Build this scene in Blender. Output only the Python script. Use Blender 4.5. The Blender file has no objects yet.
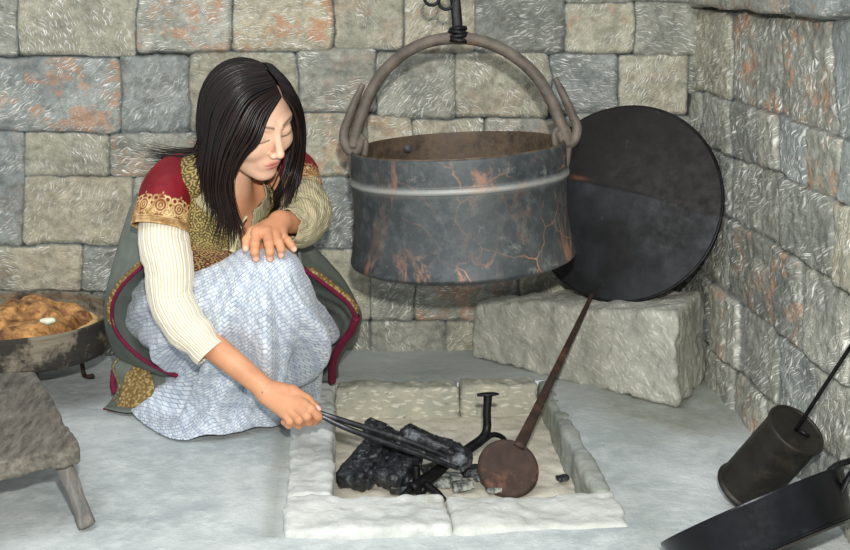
import bpy, math
import numpy as np
from mathutils import Vector, Matrix
# ------------------------------------------------------------------ camera, world, light
sc = bpy.context.scene
COL = sc.collection
F, CY, PITCH, YAW, H = 1250.0, 183.0, math.radians(9), math.radians(4), 0.92
cam_d = bpy.data.cameras.new('camera'); cam = bpy.data.objects.new('camera', cam_d); COL.objects.link(cam)
cam.location = (0, 0, H); cam.rotation_euler = (math.pi/2-PITCH, 0, -YAW)
cam_d.sensor_width = 36; cam_d.lens = F/850*36; cam_d.shift_y = -(275-CY)/850
cam_d.clip_start = .05
sc.camera = cam
w = bpy.data.worlds.new('world'); sc.world = w; w.use_nodes = True
w.node_tree.nodes['Background'].inputs[0].default_value = (.90, .95, 1.0, 1)
w.node_tree.nodes['Background'].inputs[1].default_value = .60
def area(name, loc, target, size, energy, color, shape='DISK'):
    l = bpy.data.lights.new(name, 'AREA'); l.shape = shape; l.size = size; l.energy = energy; l.color = color
    o = bpy.data.objects.new(name, l); COL.objects.link(o); o.location = loc
    o.rotation_euler = (Vector(target)-Vector(loc)).to_track_quat('-Z', 'Y').to_euler(); return o
area('flash_light', (.03, .0, H+.20), (.1, 2.8, .35), .05, 60, (1, .98, .935))
area('daylight_opening', (-.9, .6, 2.9), (-.2, 2.3, 0), 1.6, 40, (.93, .97, 1.0))
sc.view_settings.view_transform = 'Standard'; sc.view_settings.look = 'None'
sc.view_settings.gamma = 1; sc.view_settings.exposure = 0.0; sc.view_settings.use_curve_mapping = False

# ------------------------------------------------------------------ camera maths
cp, sp_, cyw, syw = math.cos(PITCH), math.sin(PITCH), math.cos(YAW), math.sin(YAW)
RIGHT = np.array([cyw, -syw, 0.]); FWD = np.array([syw*cp, cyw*cp, -sp_]); UP = np.cross(RIGHT, FWD)
CAM = np.array([0, 0, H])
def P(px, py, d):
    return CAM + RIGHT*((px-425)/F*d) - UP*((py-CY)/F*d) + FWD*d
def V(x, y, z):            # a direction given as right, up, towards viewer
    return RIGHT*x + UP*y - FWD*z
def on_z(px, py, z=0.):
    r = P(px, py, 1.)-CAM; return CAM + r*((z-H)/r[2])
def PF(px, py, z=0.): return on_z(px, py, z)
def on_y(px, py, Y):
    r = P(px, py, 1.)-CAM; return CAM + r*(Y/r[1])
def proj(p):
    q = np.asarray(p)-CAM; d = q@FWD
    return 425+F*(q@RIGHT)/d, CY-F*(q@UP)/d, d
YW = float(on_z(430, 347)[1])
XR = float(on_y(702, 30, YW)[0])
def wall_x(z): return XR - .05*np.clip(1-z/.9, 0, 1)
print('YW', YW, 'XR', XR)

# ------------------------------------------------------------------ noise
def _h(i, j, k, s):
    n = (i*374761393 + j*668265263 + k*1440662683 + s*974634777) & 0xffffffff
    n = ((n ^ (n >> 13))*1274126177) & 0xffffffff
    return ((n ^ (n >> 16)) & 0xffff)/65535.0*2-1
def vn(p, scale=1., seed=0):
    p = np.asarray(p)*scale+100.37*(1+seed % 7)
    i = np.floor(p).astype(np.int64); f = p-i; f = f*f*(3-2*f)
    o = 0
    for a in (0, 1):
        for b in (0, 1):
            for c in (0, 1):
                wt = (f[..., 0] if a else 1-f[..., 0])*(f[..., 1] if b else 1-f[..., 1])*(f[..., 2] if c else 1-f[..., 2])
                o = o + wt*_h(i[..., 0]+a, i[..., 1]+b, i[..., 2]+c, seed)
    return o
def fbm(p, scale, octv=3, seed=0):
    o = 0; a = 1
    for k in range(octv):
        o = o + a*vn(p, scale*2**k, seed+k*17); a *= .5
    return o
# ------------------------------------------------------------------ objects
def tag(o, label=None, cat=None, group=None, kind=None):
    if label: o['label'] = label
    if cat: o['category'] = cat
    if group: o['group'] = group
    if kind: o['kind'] = kind
    return o
ORG = {}
def thing(name, loc, label, cat, group=None):
    o = bpy.data.objects.new(name, None); COL.objects.link(o); o.empty_display_size = .05
    o.location = tuple(loc); ORG[o] = np.array(loc, float); return tag(o, label, cat, group)
def mesh(name, verts, faces, mat, parent=None, smooth=True, attrs=None, base=True):
    v = np.asarray(verts, float)
    if parent is not None: org = ORG[parent]
    elif base:
        org = np.array([(v[:, 0].min()+v[:, 0].max())/2, (v[:, 1].min()+v[:, 1].max())/2, v[:, 2].min()])
    else: org = np.zeros(3)
    me = bpy.data.meshes.new(name)
    me.from_pydata((v-org).tolist(), [], [tuple(int(i) for i in f) for f in faces])
    if attrs:
        for k, a in attrs.items():
            a = np.asarray(a, float)
            if a.ndim == 1:
                at = me.attributes.new(k, 'FLOAT', 'POINT'); at.data.foreach_set('value', a.ravel())
            else:
                at = me.attributes.new(k, 'FLOAT_VECTOR', 'POINT'); at.data.foreach_set('vector', a.ravel())
    me.materials.append(mat); me.update()
    if smooth: me.polygons.foreach_set('use_smooth', [True]*len(me.polygons))
    o = bpy.data.objects.new(name, me); COL.objects.link(o); ORG[o] = org
    if parent is not None: o.parent = parent
    else: o.location = tuple(org)
    return o
def solidify(o, t, off=-1):
    m = o.modifiers.new('s', 'SOLIDIFY'); m.thickness = t; m.offset = off; return o
def bevel(o, wd, seg=2):
    m = o.modifiers.new('b', 'BEVEL'); m.width = wd; m.segments = seg; m.limit_method = 'ANGLE'; return o
class MB:
    def __init__(s): s.v = []; s.f = []; s.n = 0
    def add(s, v, f):
        s.v.append(np.asarray(v, float)); s.f += [tuple(i+s.n for i in q) for q in f]; s.n += len(v); return s
    def build(s, name, mat, parent=None, smooth=True, **k):
        return mesh(name, np.vstack(s.v), s.f, mat, parent, smooth, **k)
def cr(pts, n):
    """Catmull-Rom resampling of a list of points (any dimension)"""
    p = np.asarray(pts, float); m = len(p)
    if m == 2:
        t = np.linspace(0, 1, n)[:, None]; return p[0]*(1-t)+p[1]*t
    q = np.concatenate([(2*p[0]-p[1])[None], p, (2*p[-1]-p[-2])[None]])
    t = np.linspace(0, m-1-1e-9, n); i = t.astype(int); f = (t-i)
    f = f.reshape(-1, *([1]*(p.ndim-1)))
    a, b, c, d = q[i], q[i+1], q[i+2], q[i+3]
    return .5*((2*b)+(-a+c)*f+(2*a-5*b+4*c-d)*f**2+(-a+3*b-3*c+d)*f**3)
def frames(path):
    t = np.gradient(path, axis=0); t /= np.linalg.norm(t, axis=1)[:, None]+1e-12
    n0 = np.cross(t[0], [0, 0, 1.]);
    if np.linalg.norm(n0) < .1: n0 = np.cross(t[0], [1., 0, 0])
    n0 /= np.linalg.norm(n0); N = [n0]
    for k in range(1, len(t)):
        n = N[-1]-t[k]*(N[-1]@t[k]); N.append(n/np.linalg.norm(n))
    N = np.array(N); return t, N, np.cross(t, N)
def tube_vf(pts, r, seg=12, n=None, flat=1., ref=None, cap=True, section=None):
    path = cr(pts, n) if n else np.asarray(pts, float)
    k = len(path); r = np.asarray(r, float)
    if r.ndim == 0: r = np.full(k, float(r))
    elif len(r) != k: r = cr(np.asarray(r)[:, None], k)[:, 0]
    T, N, B = frames(path)
    if ref is not None:
        ref = np.asarray(ref, float); N = ref-(T@ref)[:, None]*T; N /= np.linalg.norm(N, axis=1)[:, None]; B = np.cross(T, N)
    a = np.arange(seg)/seg*2*math.pi
    ca, sa = np.cos(a), np.sin(a)
    if section == 'box': m = np.maximum(abs(ca), abs(sa)); ca, sa = ca/m, sa/m
    v = path[:, None]+r[:, None, None]*(N[:, None]*ca[None, :, None]+B[:, None]*sa[None, :, None]*flat)
    v = v.reshape(-1, 3)
    f = [(i*seg+j, i*seg+(j+1) % seg, (i+1)*seg+(j+1) % seg, (i+1)*seg+j) for i in range(k-1) for j in range(seg)]
    if cap:
        f.append(tuple(range(seg))[::-1]); f.append(tuple((k-1)*seg+j for j in range(seg)))
    return v, f
def lathe_vf(prof, seg=64, M=None, wob=None):
    """prof list of (r,z); M = 4x4 or (origin, ax, ay, az)"""
    pr = np.asarray(prof, float); a = np.arange(seg)/seg*2*math.pi
    v = np.stack([pr[:, 0][:, None]*np.cos(a), pr[:, 0][:, None]*np.sin(a), np.repeat(pr[:, 1][:, None], seg, 1)], -1)
    if wob is not None: v = v+wob(v)
    v = v.reshape(-1, 3); k = len(pr)
    f = [(i*seg+j, i*seg+(j+1) % seg, (i+1)*seg+(j+1) % seg, (i+1)*seg+j) for i in range(k-1) for j in range(seg)]
    if M is not None:
        o, ax, ay, az = M; v = o+v[:, :1]*ax+v[:, 1:2]*ay+v[:, 2:]*az
    return v, f
def basis(az, hint=(1, 0, 0)):
    az = np.asarray(az, float); az = az/np.linalg.norm(az); h = np.asarray(hint, float)
    ax = h-az*(h@az); ax /= np.linalg.norm(ax); return ax, np.cross(az, ax), az
def grid_f(nu, nv, flip=False):
    f = []
    for i in range(nu-1):
        for j in range(nv-1):
            q = (i*nv+j, i*nv+j+1, (i+1)*nv+j+1, (i+1)*nv+j); f.append(q[::-1] if flip else q)
    return f
def loft(ctrl, nu, nv):
    c = np.asarray(ctrl, float)                     # rows x cols x 3
    c = np.stack([cr(row, nv) for row in c]); return cr(c, nu)   # nu x nv x 3
# ------------------------------------------------------------------ signed distance shapes -> one continuous mesh
def smin(a, b, k): h = np.clip(.5+.5*(b-a)/k, 0, 1); return b*(1-h)+a*h-k*h*(1-h)
def smax(a, b, k): return -smin(-a, -b, k)
def s_ell(p, c, r, R=None):
    q = p-c
    if R is not None: q = q@R
    r = np.asarray(r, float); k0 = np.linalg.norm(q/r, axis=-1); k1 = np.linalg.norm(q/(r*r), axis=-1)+1e-9
    return k0*(k0-1)/k1
def s_cone(p, a, b, ra, rb):
    a = np.asarray(a); b = np.asarray(b); ab = b-a; t = np.clip(((p-a)@ab)/(ab@ab), 0, 1)
    return np.linalg.norm(p-a-t[..., None]*ab, axis=-1)-(ra+(rb-ra)*t)
def s_box(p, c, h, R=None, r=.01):
    q = p-c
    if R is not None: q = q@R
    q = abs(q)-(np.asarray(h)-r); return np.linalg.norm(np.maximum(q, 0), axis=-1)+np.minimum(q.max(-1), 0)-r
def sdf_mesh(fn, lo, hi, h, B=12):
    lo = np.asarray(lo, float); hi = np.asarray(hi, float); n = np.ceil((hi-lo)/h).astype(int)+1
    nb = (n+B-1)//B; bx = np.stack(np.meshgrid(*[np.arange(k) for k in nb], indexing='ij'), -1).reshape(-1, 3)
    cen = lo+(bx*B+B/2)*h; d = fn(cen); keep = bx[abs(d) < B*h*.87*1.25+2*h]
    off = np.stack(np.meshgrid(*[np.arange(-1, B+1)]*3, indexing='ij'), -1)
    S = B+2; BIG = 1 << 20; allv = []; allk = []; quads = []
    co = [(a, b, c) for a in (0, 1) for b in (0, 1) for c in (0, 1)]
    ed = [(i, j) for i in range(8) for j in range(i+1, 8) if sum(abs(x-y) for x, y in zip(co[i], co[j])) == 1]
    for b in keep:
        g = b*B+off; pos = lo+g*h; s = fn(pos.reshape(-1, 3)).reshape(S, S, S)
        if s.min() > 0 or s.max() < 0: continue
        C = np.stack([s[a:S-1+a, bb:S-1+bb, c:S-1+c] for a, bb, c in co], 0); ins = C < 0
        act = ins.any(0) & ~ins.all(0); idx = np.argwhere(act)
        if not len(idx): continue
        vals = C[:, idx[:, 0], idx[:, 1], idx[:, 2]]; acc = np.zeros((len(idx), 3)); cnt = np.zeros(len(idx))
        for i, j in ed:
            va, vb = vals[i], vals[j]; m = (va < 0) != (vb < 0); t = np.where(m, va/(va-vb+1e-20), 0)
            pt = np.array(co[i])+t[:, None]*(np.array(co[j])-np.array(co[i])); acc += pt*m[:, None]; cnt += m
        vp = lo+(g[idx[:, 0], idx[:, 1], idx[:, 2]]+acc/cnt[:, None])*h
        gi = g[idx[:, 0], idx[:, 1], idx[:, 2]]+2; key = (gi[:, 0]*4096+gi[:, 1])*4096+gi[:, 2]
        allv.append(vp); allk.append(key)
        for ax in range(3):
            sh = [0, 0, 0]; sh[ax] = 1
            a0 = s[1:S-1, 1:S-1, 1:S-1]; a1 = s[1+sh[0]:S-1+sh[0], 1+sh[1]:S-1+sh[1], 1+sh[2]:S-1+sh[2]]
            m = np.argwhere((a0 < 0) != (a1 < 0))
            if not len(m): continue
            sgn = a0[m[:, 0], m[:, 1], m[:, 2]] < 0; gg = g[m[:, 0]+1, m[:, 1]+1, m[:, 2]+1]+2
            u, v_ = [(1, 2), (2, 0), (0, 1)][ax]
            eu = np.zeros(3, int); eu[u] = 1; ev = np.zeros(3, int); ev[v_] = 1
            ks = [((q[:, 0]*4096+q[:, 1])*4096+q[:, 2]) for q in (gg-eu-ev, gg-ev, gg, gg-eu)]
            K = np.stack(ks, 1); K[~sgn] = K[~sgn][:, ::-1]; quads.append(K)
    allv = np.vstack(allv); allk = np.concatenate(allk); uk, first = np.unique(allk, return_index=True)
    V_ = allv[first]; Q = np.vstack(quads); I = np.searchsorted(uk, Q); I = np.minimum(I, len(uk)-1)
    ok = (uk[I] == Q).all(1); return V_, I[ok]

# ------------------------------------------------------------------ materials
def lin(c): return tuple(((x/255)/12.92 if x/255 <= .04045 else ((x/255+.055)/1.055)**2.4) for x in c)+(1,)
class NT:
    def __init__(s, name):
        s.m = bpy.data.materials.new(name); s.m.use_nodes = True; s.t = s.m.node_tree; s.b = s.t.nodes['Principled BSDF']
    def n(s, typ, ins=None, **props):
        nd = s.t.nodes.new(typ)
        for k, v in props.items(): setattr(nd, k, v)
        for k, v in (ins or {}).items():
            if isinstance(v, bpy.types.NodeSocket): s.t.links.new(v, nd.inputs[k])
            else: nd.inputs[k].default_value = v
        return nd
    def attr(s, name, out='Fac'): return s.n('ShaderNodeAttribute', attribute_name=name).outputs[out]
    def obj(s): return s.n('ShaderNodeTexCoord').outputs['Object']
    def noise(s, vec, scale, detail=4, rough=.6, dist=0):
        return s.n('ShaderNodeTexNoise', {'Vector': vec, 'Scale': scale, 'Detail': detail, 'Roughness': rough, 'Distortion': dist}).outputs['Fac']
    def mr(s, v, a, b, c=0., d=1.): return s.n('ShaderNodeMapRange', {'Value': v, 'From Min': a, 'From Max': b, 'To Min': c, 'To Max': d}).outputs[0]
    def math(s, op, a, b=0.): return s.n('ShaderNodeMath', {0: a, 1: b}, operation=op).outputs[0]
    def mix(s, f, a, b, typ='MIX'):
        nd = s.t.nodes.new('ShaderNodeMix'); nd.data_type = 'RGBA'; nd.blend_type = typ
        for k, v in ((0, f), (6, a), (7, b)):
            if isinstance(v, bpy.types.NodeSocket): s.t.links.new(v, nd.inputs[k])
            else: nd.inputs[k].default_value = v
        return nd.outputs[2]
    def vmul(s, vec, sc_): return s.n('ShaderNodeVectorMath', {0: vec, 1: sc_}, operation='MULTIPLY').outputs[0]
    def vadd(s, a, b): return s.n('ShaderNodeVectorMath', {0: a, 1: b}, operation='ADD').outputs[0]
    def done(s, col=None, rough=None, metal=None, height=None, bump=.3, dist=.004, spec=None, **extra):
        for k, v in (('Base Color', col), ('Roughness', rough), ('Metallic', metal), ('Specular IOR Level', spec)):
            if v is None: continue
            if isinstance(v, bpy.types.NodeSocket): s.t.links.new(v, s.b.inputs[k])
            else: s.b.inputs[k].default_value = v
        for k, v in extra.items(): s.b.inputs[k.replace('_', ' ')].default_value = v
        if height is not None:
            bp = s.n('ShaderNodeBump', {'Height': height, 'Strength': bump, 'Distance': dist}); s.t.links.new(bp.outputs[0], s.b.inputs['Normal'])
        return s.m
def simple(name, c1, c2, scale=20, rough=.7, metal=0., bump=.3, dist=.003, c3=None, s3=6, stretch=(1, 1, 1), spec=.5, t3=(.55, .7)):
    t = NT(name); v = t.vmul(t.obj(), stretch); n = t.noise(v, scale, 6, .65); col = t.mix(t.mr(n, .3, .7), lin(c1), lin(c2))
    if c3 is not None: col = t.mix(t.mr(t.noise(v, s3, 5, .7), t3[0], t3[1]), col, lin(c3))
    n2 = t.noise(v, scale*4, 4, .6); hgt = t.math('ADD', n, t.math('MULTIPLY', n2, .5))
    return t.done(col, t.mr(n2, .2, .8, rough-.1, min(rough+.12, 1)), metal, hgt, bump, dist, spec)
def chisel(t, vec, sx, sy, thr, seed=0.):
    """short pale tool marks: stretched cells, bent by noise"""
    nz = t.n('ShaderNodeTexNoise', {'Vector': vec, 'Scale': 16., 'Detail': 2}).outputs['Color']
    d = t.vmul(t.vadd(nz, (-.5, -.5, -.5)), (.045, .045, 0.)); v = t.vadd(t.vadd(vec, d), (seed, seed*1.7, 0))
    vo = t.n('ShaderNodeTexVoronoi', {'Vector': t.vmul(v, (sx, sy, 1.)), 'Scale': 1., 'Randomness': 1.}, voronoi_dimensions='2D')
    return t.mr(vo.outputs['Distance'], thr, thr*.45)
def wall_material(name):
    t = NT(name); c = t.attr('bcol', 'Vector'); vec = t.attr('chis', 'Vector'); edge = t.attr('edge'); mk = t.attr('marks'); og = t.attr('orange')
    o = t.obj(); n1 = t.noise(o, 9, 6, .65); n2 = t.noise(o, 45, 5, .7); n3 = t.noise(o, 160, 3, .6)
    col = t.mix(1., c, t.mix(t.mr(n1, .3, .7), (.70, .71, .71, 1), (1.22, 1.2, 1.16, 1)), 'MULTIPLY')
    col = t.mix(1., col, t.mix(t.mr(n2, .3, .72), (.60, .61, .62, 1), (1.28, 1.28, 1.26, 1)), 'MULTIPLY')
    col = t.mix(t.mr(n3, .62, .75, 0, .35), col, (.05, .055, .05, 1))
    om = t.math('MULTIPLY', t.mr(t.noise(o, 15, 6, .68), .51, .60), t.math('MULTIPLY', og, .8)); col = t.mix(om, col, lin((186, 136, 100)))
    clus = t.mr(t.noise(vec, 9, 2, .5), .41, .56)
    m1 = chisel(t, vec, 17, 125, .25); m2 = chisel(t, t.n('ShaderNodeMapping', {'Vector': vec, 'Rotation': (0, 0, .5)}).outputs[0], 30, 150, .25, 3.1); m3 = chisel(t, vec, 90, 120, .24, 7.7)
    mm = t.math('MAXIMUM', t.math('MULTIPLY', t.math('MAXIMUM', m1, m2), clus), t.math('MULTIPLY', m3, t.mr(n1, .48, .62, 0, .6)))
    mm = t.math('MULTIPLY', mm, mk); mm = t.math('MULTIPLY', mm, t.mr(n2, .35, .6, .1, 1.))
    col = t.mix(t.math('MULTIPLY', mm, .92), col, lin((246, 245, 236)))
    mort = t.mr(edge, .25, .75); col = t.mix(mort, t.mix(t.mr(n2, .35, .65), lin((88, 93, 91)), lin((138, 144, 142))), col)
    crack = t.mr(edge, .02, .22); col = t.mix(crack, lin((62, 64, 60)), col)
    hg = t.math('ADD', t.math('MULTIPLY', n2, .9), t.math('MULTIPLY', n1, 1.2)); hg = t.math('ADD', hg, t.math('MULTIPLY', n3, .25)); hg = t.math('SUBTRACT', hg, t.math('MULTIPLY', mm, .5))
    return t.done(col, .88, 0, hg, .9, .008, .25)
M_wall = wall_material('chiselled_wall_stone')
def cement(name, a, b, c, sand=None):
    t = NT(name); o = t.obj(); n1 = t.noise(o, 3.2, 6, .62, .6); n2 = t.noise(o, 22, 6, .7); n3 = t.noise(o, 120, 4, .7)
    col = t.mix(t.mr(n1, .36, .62), lin(a), lin(b)); col = t.mix(t.mr(n2, .45, .75, 0, .8), col, lin(c))
    st = t.mr(t.noise(t.vadd(o, (3, 1, 0)), 5, 6, .7, .3), .60, .70, 0, .35); col = t.mix(st, col, lin((138, 128, 104)))
    col = t.mix(t.mr(n3, .66, .74, 0, .6), col, lin((84, 92, 90)))
    w_ = t.attr('stain_dark', 'Fac'); col = t.mix(t.math('MULTIPLY', w_, t.mr(n2, .25, .6, .4, 1)), col, lin((124, 127, 112)))
    hg = t.math('ADD', n2, t.math('MULTIPLY', n3, .35)); return t.done(col, .85, 0, t.math('ADD', hg, t.math('MULTIPLY', n1, 1.5)), .55, .007, .3)
M_floor = cement('grey_cement_floor', (168, 176, 176), (196, 201, 199), (216, 220, 217))
M_curb = cement('whitened_curb_stone', (178, 182, 176), (206, 208, 202), (226, 227, 222))
t = NT('rough_grey_stone'); o = t.obj(); n1 = t.noise(o, 12, 5, .6); n2 = t.noise(o, 60, 5, .7)
col = t.mix(t.mr(n1, .35, .65), lin((154, 154, 143)), lin((182, 181, 169)))
vo = chisel(t, t.n('ShaderNodeMapping', {'Vector': o, 'Rotation': (.9, .3, .6)}).outputs[0], 100, 120, .27)
col = t.mix(t.math('MULTIPLY', vo, t.mr(n1, .38, .56, .15, .6)), col, lin((222, 220, 206)))
col = t.mix(t.mr(n2, .60, .70, 0, .4), col, lin((96, 96, 84)))
M_boulder = t.done(col, .9, 0, t.math('ADD', n1, n2), .8, .008, .25)
t = NT('curb_face_stone'); o = t.obj(); n1 = t.noise(o, 12, 5, .6); n2 = t.noise(o, 60, 5, .7)
col = t.mix(t.mr(n1, .35, .65), lin((160, 160, 148)), lin((188, 184, 166)))
vo = chisel(t, t.n('ShaderNodeMapping', {'Vector': o, 'Rotation': (1.57, .5, 0)}).outputs[0], 28, 95, .28)
col = t.mix(t.math('MULTIPLY', vo, .6), col, lin((228, 224, 206))); col = t.mix(t.mr(n2, .58, .68, 0, .5), col, lin((92, 94, 84)))
M_curbface = t.done(col, .9, 0, t.math('ADD', n1, n2), .8, .006, .25)
t = NT('ash_and_sand'); o = t.obj(); n1 = t.noise(o, 14, 5, .6); n2 = t.noise(o, 140, 4, .7)
col = t.mix(t.mr(n1, .35, .65), lin((196, 190, 172)), lin((216, 210, 194))); col = t.mix(t.mr(n2, .58, .7, 0, .5), col, lin((150, 146, 130)))
M_ash = t.done(col, .95, 0, t.math('ADD', n1, n2), .5, .004, .1)
# charcoal: black, with grey-white ash and bluish sheen painted on as pale patches
t = NT('charcoal'); o = t.obj(); n1 = t.noise(t.vmul(o, (1, 1, 1)), 40, 6, .7); n2 = t.noise(o, 18, 5, .7)
vo = t.n('ShaderNodeTexVoronoi', {'Vector': o, 'Scale': 70.}, feature='DISTANCE_TO_EDGE').outputs['Distance']
col = t.mix(t.mr(n1, .4, .7), lin((14, 16, 18)), lin((48, 52, 56))); col = t.mix(t.mr(n2, .54, .70, 0, .8), col, lin((128, 136, 142)))
M_char = t.done(col, t.mr(n1, .3, .7, .25, .6), 0, t.math('ADD', n1, t.math('MULTIPLY', t.mr(vo, 0, .12), .12)), .7, .005, .6)
t = NT('grey_ash_lump'); o = t.obj(); n1 = t.noise(o, 50, 6, .7)
M_ashlump = t.done(t.mix(t.mr(n1, .4, .62), lin((62, 68, 68)), lin((176, 180, 172))), .95, 0, n1, 1., .006, .1)
# old tinned copper of the cauldron
t = NT('aged_copper'); o = t.obj(); n1 = t.noise(o, 7, 6, .62); n2 = t.noise(o, 38, 6, .7); n3 = t.noise(t.vmul(o, (1, 1, .35)), 11, 6, .7, 1.2)
col = t.mix(t.mr(n1, .35, .65), lin((50, 56, 60)), lin((76, 80, 80))); col = t.mix(t.mr(n2, .48, .72, 0, .6), col, lin((104, 108, 106)))
col = t.mix(t.mr(t.noise(t.vadd(o, (2, 5, 1)), 13, 6, .75), .60, .68, 0, .55), col, lin((132, 136, 130)))
ring = t.mr(t.attr('ridge'), 0, 1); col = t.mix(t.math('MULTIPLY', ring, .75), col, lin((170, 172, 166)))
vn3 = t.n('ShaderNodeTexNoise', {'Vector': o, 'Scale': 9., 'Detail': 5}).outputs['Color']
vv = t.vadd(o, t.vmul(t.vadd(vn3, (-.5, -.5, -.5)), (.09, .09, .09)))
lines = t.mr(t.n('ShaderNodeTexVoronoi', {'Vector': vv, 'Scale': 8.}, feature='DISTANCE_TO_EDGE').outputs['Distance'], .018, .0)
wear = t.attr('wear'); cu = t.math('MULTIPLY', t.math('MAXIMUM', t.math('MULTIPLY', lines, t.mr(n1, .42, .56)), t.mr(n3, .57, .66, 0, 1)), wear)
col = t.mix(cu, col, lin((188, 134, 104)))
ins = t.attr('inside'); col = t.mix(ins, col, t.mix(t.mr(n2, .35, .65), lin((66, 56, 46)), lin((104, 88, 70))))
M_cauldron = t.done(col, t.mr(n2, .3, .7, .5, .72), .35, t.math('ADD', n2, t.math('MULTIPLY', n1, 2.)), .35, .004, .5)
M_rust = simple('rusted_iron', (74, 68, 62), (120, 110, 98), 26, .7, .3, .8, .003, (138, 98, 66), 30, t3=(.60, .72))
M_iron = simple('black_iron', (18, 18, 20), (40, 40, 42), 40, .45, .7, .4, .0015, (62, 54, 48), 12)
M_forge = simple('sooty_iron', (34, 32, 30), (58, 54, 50), 40, .6, .5, .5, .002, (92, 78, 64), 14)
M_tongs = simple('tongs_iron', (38, 38, 40), (74, 76, 78), 60, .35, .8, .3, .001, (120, 122, 122), 16)  # pale grey patches paint metal highlights into the colour
M_peel = simple('brown_rusty_iron', (48, 36, 31), (74, 55, 46), 40, .7, .35, .4, .0015, (120, 82, 60), 12)
M_grind = simple('dull_black_tin', (34, 32, 28), (54, 50, 44), 22, .5, .55, .35, .0015, (82, 76, 62), 9)
M_pan = simple('blackened_pan_iron', (14, 15, 17), (28, 30, 34), 14, .34, .6, .25, .002, (56, 60, 66), 5)
M_panb = simple('pan_base_iron', (52, 46, 42), (74, 66, 58), 14, .55, .5, .25, .002)
t = NT('sooty_sheet_iron'); o = t.obj(); n1 = t.noise(o, 6, 6, .65); n2 = t.noise(o, 40, 6, .7); n4 = t.noise(t.vmul(o, (1, 1, .5)), 55, 3, .6)
side = t.attr('lower'); col = t.mix(t.mr(n1, .35, .65), lin((20, 16, 15)), lin((30, 26, 24)))
lowc = t.mix(t.mr(t.noise(o, 8, 5, .6), .40, .66), lin((20, 20, 22)), lin((44, 47, 51))); col = t.mix(side, col, lowc)
col = t.mix(t.math('MULTIPLY', t.mr(n4, .66, .76), .10), col, lin((122, 126, 130))); col = t.mix(t.attr('rust'), col, lin((104, 66, 48)))
M_disc = t.done(col, t.mr(n2, .3, .7, .5, .75), .25, t.math('ADD', n1, t.math('MULTIPLY', n2, .3)), .35, .004, .4)
def wood(name, c1, c2, c3, stretch, scale=14, soot=None):
    t = NT(name); o = t.obj(); v = t.vmul(o, stretch); n = t.noise(v, scale, 6, .65, .4); n2 = t.noise(v, scale*4, 5, .7); n3 = t.noise(o, 9, 5, .7)
    col = t.mix(t.mr(n, .3, .7), lin(c1), lin(c2)); col = t.mix(t.mr(n2, .58, .72, 0, .7), col, lin(c3))
    if soot: col = t.mix(t.mr(n3, .44, .54, 0, .92), col, lin(soot))
    return t.done(col, .78, 0, t.math('ADD', n, t.math('MULTIPLY', n2, .8)), .7, .004, .3)
M_plank = wood('weathered_plank', (66, 61, 55), (132, 126, 114), (30, 26, 23), (9, 2, 9), 8)
M_leg = wood('weathered_leg_wood', (92, 90, 86), (140, 137, 130), (62, 56, 50), (5, 5, 1), 16)
M_tray = wood('scorched_tray_wood', (112, 104, 88), (140, 130, 112), (76, 68, 56), (1, 1, 9), 8, (38, 36, 34))
M_trayin = wood('tray_inner_wood', (132, 112, 90), (152, 130, 106), (92, 76, 60), (1, 1, 4), 8, (70, 60, 50))
t = NT('baked_crust'); o = t.obj(); n1 = t.noise(o, 22, 6, .62, .5); n2 = t.noise(o, 70, 5, .7); n3 = t.noise(t.vadd(o, (5, 2, 1)), 12, 5, .6)
col = t.mix(t.mr(n1, .38, .62), lin((214, 158, 92)), lin((110, 68, 34))); col = t.mix(t.mr(n2, .55, .7, 0, .7), col, lin((64, 40, 22))); col = t.mix(t.mr(n3, .56, .64, 0, .8), col, lin((170, 108, 84)))
M_crust = t.done(col, t.mr(n1, .3, .7, .3, .55), 0, t.math('ADD', n1, n2), .9, .008, .5)
M_dough = simple('pale_dough', (206, 168, 104), (226, 198, 140), 30, .7, 0, .4, .003, (182, 130, 72), 14)
M_cream = simple('soft_cheese', (206, 208, 182), (224, 226, 204), 40, .5, 0, .4, .002)
# cloth and person
def fabric(t, col, vec, sx, sy, amt=.15):
    wv = t.n('ShaderNodeTexWave', {'Vector': vec, 'Scale': sx, 'Distortion': .5}, bands_direction='X').outputs['Fac']
    return wv
t = NT('skin'); o = t.obj(); lp = t.attr('lips'); br = t.attr('brow'); tan = t.attr('tan'); n1 = t.noise(o, 60, 4, .6); n2 = t.noise(o, 14, 3, .5)
face = t.mix(t.mr(n2, .3, .7), lin((222, 178, 150)), lin((232, 190, 163))); hand = t.mix(t.mr(n2, .35, .65), lin((190, 132, 96)), lin((210, 154, 116)))
col = t.mix(tan, face, hand); col = t.mix(lp, col, lin((186, 108, 100))); col = t.mix(br, col, lin((48, 34, 28))); col = t.mix(t.attr('nail'), col, lin((228, 182, 164)))
M_skin = t.done(col, .48, 0, n1, .12, .001, .35, Subsurface_Weight=.12, Subsurface_Scale=.01)
M_skin.node_tree.nodes['Principled BSDF'].inputs['Subsurface Radius'].default_value = (1., .35, .2)
t = NT('dark_brown_hair'); n = t.attr('tone'); col = t.mix(n, lin((10, 6, 5)), lin((40, 25, 20)))
M_hair = t.done(col, .40, 0, None, spec=.42)
t = NT('woven_blue_cloth'); uv = t.attr('uvp', 'Vector')
bk = t.n('ShaderNodeTexBrick', {'Vector': uv, 'Color1': lin((218, 222, 226)), 'Color2': lin((188, 196, 206)), 'Mortar': lin((122, 134, 152)), 'Scale': .72, 'Mortar Size': .12, 'Mortar Smooth': .6, 'Brick Width': 1.2, 'Row Height': .8})
mott = t.mr(t.noise(uv, .35, 4, .6), .35, .65); col = t.mix(t.math('MULTIPLY', mott, .45), bk.outputs['Color'], lin((222, 230, 238)))
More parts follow.
